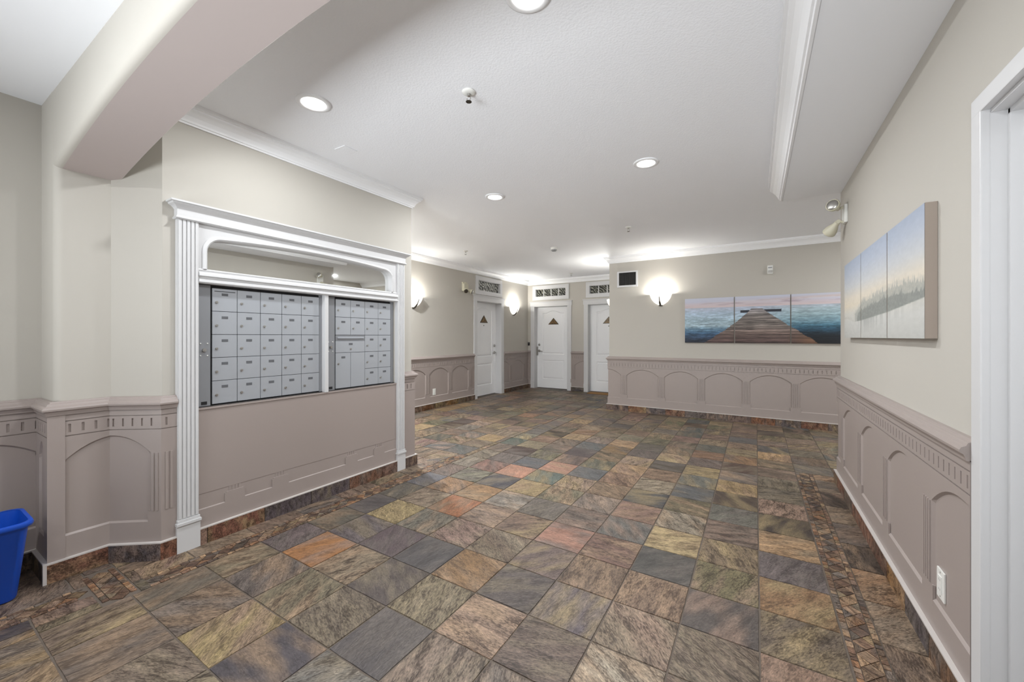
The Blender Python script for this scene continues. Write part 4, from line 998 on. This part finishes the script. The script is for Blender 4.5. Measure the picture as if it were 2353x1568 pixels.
def make_sconce():
    r = empty('wall_sconce')       # local: wall plane y=0, room towards -y, rim height z=0
    prof = [(.176, 0), (.172, -.016), (.161, -.050), (.140, -.090), (.110, -.128), (.072, -.158), (.032, -.180), (.002, -.186)]
    S = lambda x, y, z: (x, y * .82, z)
    mb = MB(); mb.lathe(prof, S, 28, PI, 2 * PI, cap=False)
    inner = [(max(.001, q - .006), z + .002) for q, z in prof]
    mb.lathe(inner, S, 28, PI, 2 * PI, cap=False); sh = mb.build('glass_bowl', M['opal'], r, smooth=True, fixn=False)
    mb = MB(); mb.box(-.03, .03, -.02, 0, -.20, -.03); mb.build('back_plate', M['darkmetal'], r, bevel=.003)
    pts = []
    for z, q in ((-.045, .158), (-.075, .144), (-.110, .120), (-.140, .096), (-.168, .060), (-.192, .022), (-.196, .004)): pts.append((.0, -q * .82 - .006, z))
    mb = MB(); mb.tube(pts[:3], [.005, .007, .008], 8); mb.tube(pts[2:], [.008, .015, .017, .014, .008], 10); mb.build('bracket', M['darkmetal'], r, smooth=True)
    mb = MB(); mb.lathe([(.001, -.02), (.022, -.012), (.030, .012), (.024, .034), (.001, .044)], lambda x, y, z: (x, y - .062, z - .085), 14); mb.build('bulb', M['bulb'], r, smooth=True)
    return r
scn = make_sconce()
for k, (x, y, z, rz, lb) in enumerate(((-1.366, YP, 2.02, 0, 'lit glass bowl wall sconce beside the jetty pictures'), (XL, 8.22, 2.02, PI / 2, 'lit glass bowl wall sconce between the two far doors'),
                                       (XL, 4.93, 1.99, PI / 2, 'lit glass bowl wall sconce half hidden behind the mailbox wall corner'), (XP, 7.36, 2.00, -PI / 2, 'lit glass bowl wall sconce peeking past the picture wall edge'))):
    o = scn if k == 0 else copy_tree(scn)
    o.location = (x, y, z); o.rotation_euler = (0, 0, rz); tag(o, lb, 'sconce', 'wall sconces')
    c, s = math.cos(rz), math.sin(rz); lx, ly = 0, -.098
    add_light('POINT', 'sconce_glow', (x + lx * c - ly * s, y + lx * s + ly * c, z - .012), POW_SCONCE * (1.8 if k in (1, 3) else 1.0), WARM, .035)

# ------------------------------------------------------------------ fittings on walls and ceiling
def head_between(mb, p, q, prof):
    p = Vector(p); q = Vector(q); d = (q - p); L_ = d.length; d.normalize(); u = d.cross(Vector((0, 0, 1))).normalized(); w_ = d.cross(u)
    mb.lathe(prof, lambda x, y, z: tuple(p + u * x + w_ * y + d * (z * L_)), 18)
loc = (XR, 4.29, 2.25); r = tag(empty('emergency_light', loc), 'twin-head emergency light on the right wall above the lake pictures', 'emergency light')
mb = MB(); mb.box(XR - .022, XR, 4.235, 4.345, 2.255, 2.405); part(mb, 'base_box', M['plastic'], r, loc, bevel=.006)
HP = [(.012, 0), (.020, .06), (.022, .25), (.034, .45), (.046, .7), (.050, .95), (.047, 1.0)]
for (p, q, k) in (((XR - .055, 4.29, 2.385), (.560, 4.20, 2.40), 0), ((XR - .055, 4.29, 2.275), (.555, 4.37, 2.20), 1)):
    mb = MB(); mb.tube([(XR - .02, 4.29, p[2] - .01 + .02 * (1 - k)), (XR - .04, 4.29, p[2]), p], .011, 8); mb.lathe([(.016, -.014), (.016, .014)], lambda x, y, z: (p[0] + x, p[1] + z, p[2] + y), 14); part(mb, 'swivel_neck', M['cream'], r, loc)
    q = (q[0] - .02, q[1], q[2])
    mb = MB(); head_between(mb, p, q, HP); hd = part(mb, 'lamp_head', M['cream'], r, loc, smooth=False); smooth_by_angle(hd, 40)
    mb = MB(); head_between(mb, p, q, [(.043, 1.0), (.040, 1.04), (.02, 1.07), (.002, 1.075)]); o = mb.build('lens', M['chrome'], hd, smooth=True)
loc = (XL, 6.32, 2.2); r = tag(empty('emergency_light', loc), 'small cream twin-head emergency light beside the left wall transom', 'emergency light')
mb = MB(); mb.box(XL, XL + .06, 6.25, 6.39, 2.22, 2.37); part(mb, 'base_box', M['cream'], r, loc, bevel=.008)
for y, q in ((6.27, (XL + .13, 6.22, 2.205)), (6.37, (XL + .15, 6.40, 2.205))):
    p = (XL + .055, y, 2.245); mb = MB(); head_between(mb, p, q, HP); hd = part(mb, 'lamp_head', M['cream'], r, loc); smooth_by_angle(hd, 40)
    mb = MB(); head_between(mb, p, q, [(.043, 1.0), (.03, 1.05), (.002, 1.07)]); mb.build('lens', M['darkmetal'], hd, smooth=True)
for y in (6.28, 6.36):
    mb = MB(); mb.box(XL, XL + .03, y - .035, y + .035, 2.37, 2.40); part(mb, 'top_cap', M['cream'], r, loc, bevel=.004)
# air grille
loc = (-1.925, YP, 2.18); r = tag(empty('air_grille', loc), 'white rectangular air return grille with vertical louvres, above the sconce', 'air grille')
mb = MB(); TT = frame_T((0, YP), (1, 0), (0, -1))
for a0, a1, z0, z1 in ((-2.105, -1.745, 2.436, 2.458), (-2.105, -1.745, 2.18, 2.212), (-2.105, -2.072, 2.212, 2.436), (-1.776, -1.745, 2.212, 2.436)): tbox(mb, TT, a0, a1, 0, .014, z0, z1)
part(mb, 'grille_frame', M['white'], r, loc)
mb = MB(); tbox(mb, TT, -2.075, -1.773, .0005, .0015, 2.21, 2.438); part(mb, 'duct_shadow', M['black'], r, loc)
for k in range(15):
    a = -2.064 + .0203 * k; mb = MB()
    mb.hexa([TT(a, .002, 2.212), TT(a + .002, .002, 2.212), TT(a + .008, .012, 2.212), TT(a + .006, .012, 2.212), TT(a, .002, 2.436), TT(a + .002, .002, 2.436), TT(a + .008, .012, 2.436), TT(a + .006, .012, 2.436)])
    part(mb, 'louvre', M['darkmetal'], r, loc)
# fire strobe
loc = (.18, YP, 2.24); r = tag(empty('alarm_strobe', loc), 'small white fire alarm strobe on the wall above the jetty pictures', 'alarm')
mb = MB(); tbox(mb, TT, .145, .215, 0, .03, 2.236, 2.362); part(mb, 'housing', M['plastic'], r, loc, bevel=.006)
mb = MB(); tbox(mb, TT, .155, .205, .03, .034, 2.322, 2.334); part(mb, 'top_vent', M['aludark'], r, loc)
mb = MB(); tbox(mb, TT, .152, .208, .03, .05, 2.25, 2.285); part(mb, 'strobe_lens', M['chrome'], r, loc, bevel=.004)
# sprinklers and detector
def make_sprinkler():
    r = empty('sprinkler_head'); mb = MB(); mb.lathe([(.040, 0), (.038, -.006), (.026, -.012), (.016, -.013)], n=24); mb.build('escutcheon', M['plastic'], r, smooth=True)
    mb = MB(); mb.lathe([(.010, -.010), (.010, -.026), (.006, -.027)], n=12); mb.build('body', M['chrome'], r)
    mb = MB()
    for s in (-1, 1): mb.tube([(s * .008, 0, -.024), (s * .014, 0, -.040), (s * .004, 0, -.056)], .0026, 6)
    mb.build('frame_arms', M['chrome'], r)
    mb = MB(); mb.lathe([(.003, -.054), (.017, -.057), (.017, -.059), (.002, -.059)], n=16); mb.build('deflector', M['darkmetal'], r)
    return r
sp = make_sprinkler()
for k, (x, y, lb) in enumerate(((-1.421, 1.84, 'pendent sprinkler head on the ceiling between the near downlights'), (-4.105, 5.232, 'pendent sprinkler head near the far left wall crown'),
                                (-1.409, 5.192, 'pendent sprinkler head in front of the picture wall crown'), (-3.527, 8.30, 'pendent sprinkler head near the back wall transoms'))):
    o = sp if k == 0 else copy_tree(sp); o.location = (x, y, CZ); tag(o, lb, 'sprinkler', 'ceiling sprinklers')
loc = (-2.744, 5.763, CZ); r = tag(empty('smoke_detector', loc), 'small white smoke detector with grey underside on the far ceiling', 'smoke detector')
mb = MB(); mb.lathe([(.052, 0), (.052, -.02), (.046, -.05), (.03, -.056), (.002, -.057)], lambda x, y, z: (x + loc[0], y + loc[1], z + loc[2]), 24); o = part(mb, 'housing', M['plastic'], r, loc); smooth_by_angle(o, 40)
mb = MB(); mb.lathe([(.048, -.034), (.049, -.046), (.034, -.058), (.002, -.060)], lambda x, y, z: (x + loc[0], y + loc[1], z + loc[2]), 24); o = part(mb, 'sensing_cap', M['aludark'], r, loc)
mb = MB(); mb.box(-2.72, -2.60, 1.87, 1.98, CZ - .004, CZ); o = mb.build('ceiling_plate', M['ceil'], bevel=.0015); tag(o, 'flat rectangular white cover plate on the ceiling by the crown', 'cover plate')
# outlets
def outlet(Tq, a, z, label, dw=.036, dh=.058):
    loc = Tq(a, BD - .009, z - dh); r = tag(empty('power_outlet', loc), label, 'outlet')
    d0 = BD - .009
    mb = MB(); tbox(mb, Tq, a - dw, a + dw, d0, d0 + .006, z - dh, z + dh); part(mb, 'cover_plate', M['plastic'], r, loc, bevel=.002)
    mb = MB(); tbox(mb, Tq, a - .017, a + .017, d0 + .006, d0 + .0085, z - .034, z + .034); fc = part(mb, 'receptacle_face', M['plastic'], r, loc, bevel=.001)
    for zz in (z - .019, z + .019):
        for s in (-.006, .006):
            mb = MB(); tbox(mb, Tq, a + s - .001, a + s + .001, d0 + .0082, d0 + .0088, zz - .004, zz + .004); mb.build('pin_slot', M['aludark'], fc)
    for zz in (z - .047, z + .047):
        mb = MB(); disc(mb, Tq, a, zz, d0 + .005, d0 + .0066, .0035, 10); part(mb, 'screw', M['chrome'], r, loc)
outlet(Tr, 2.232, .326, 'white decorator power outlet on the right wall panelling')
outlet(frame_T((XL, 0), (0, 1), (1, 0)), 5.43, .305, 'white power outlet low on the far left panelling')
# card reader
loc = (-4.966, YB, 1.09); r = tag(empty('fob_reader', loc), 'small black fob reader between the far corner and the door with latch guard', 'fob reader')
mb = MB(); tbox(mb, TT, 0, 0, 0, 0, 0, 0); mb = MB(); TB = frame_T((0, YB), (1, 0), (0, -1))
tbox(mb, TB, -4.99, -4.945, 0, .02, 1.08, 1.165); part(mb, 'housing', M['black'], r, loc, bevel=.006)
mb = MB(); tbox(mb, TB, -4.975, -4.96, .02, .022, 1.14, 1.152); part(mb, 'status_light', M['aludark'], r, loc)
# door mat at the partly hidden door
loc = (-2.95, 8.79, 0); r = tag(empty('door_mat', loc), 'tan coir doormat at the half hidden far door', 'doormat')
mb = MB(); mb.box(-3.30, -2.52, 8.66, 8.94, .004, .016); part(mb, 'pile', M['mat'], r, loc, bevel=.003)
mb = MB(); mb.box(-3.31, -2.51, 8.65, 8.945, .0038, .007); part(mb, 'rubber_edge', M['black'], r, loc)

# ------------------------------------------------------------------ recycling bin
def rrect(x0, x1, y0, y1, r_, n=6):
    p = []
    for cx, cy, a in ((x1 - r_, y1 - r_, 0), (x0 + r_, y1 - r_, PI / 2), (x0 + r_, y0 + r_, PI), (x1 - r_, y0 + r_, 1.5 * PI)):
        for k in range(n + 1): t = a + PI / 2 * k / n; p.append((cx + r_ * math.cos(t), cy + r_ * math.sin(t)))
    return p
loc = (-3.18, .235, .004); bn = tag(empty('recycling_bin', loc), 'blue plastic rectangular recycling bin beside the column', 'bin')
def ring_surface(mb, rings, close_first=False, close_last=False):
    ids = [[mb.vert((x, y, z)) for x, y in p] for p, z in rings]; n = len(ids[0])
    for r0, r1 in zip(ids[:-1], ids[1:]):
        for k in range(n): mb.f.append([r0[k], r0[(k + 1) % n], r1[(k + 1) % n], r1[k]])
    if close_first: mb.f.append(ids[0][::-1])
    if close_last: mb.f.append(ids[-1])
B0 = (-3.290, -3.120, .075, .405); B1 = (-3.318, -3.035, .035, .435)
def lerp_rect(t, g=0.0): return rrect(*[B0[k] + (B1[k] - B0[k]) * t + (-g if k in (0, 2) else g) for k in range(4)], .035 + .012 * t)
mb = MB(); ring_surface(mb, [(lerp_rect(0, -.012), .004), (lerp_rect(0, -.003), .008), (lerp_rect(.03), .020), (lerp_rect(.93), .372), (lerp_rect(.93, .004), .376), (lerp_rect(1, .004), .40), (lerp_rect(1, -.004), .402), (lerp_rect(.9, -.006), .36), (lerp_rect(.03, -.006), .03), (lerp_rect(0, -.02), .022)], True, True)
o = part(mb, 'bin_body', M['blue'], bn, loc); smooth_by_angle(o, 40)
mb = MB(); ring_surface(mb, [(lerp_rect(.96, .002), .378), (lerp_rect(.97, .011), .380), (lerp_rect(1, .014), .392), (lerp_rect(1, .011), .402), (lerp_rect(1, .003), .405), (lerp_rect(1, -.003), .403)])
o = part(mb, 'rolled_rim', M['blue'], bn, loc); smooth_by_angle(o, 50)
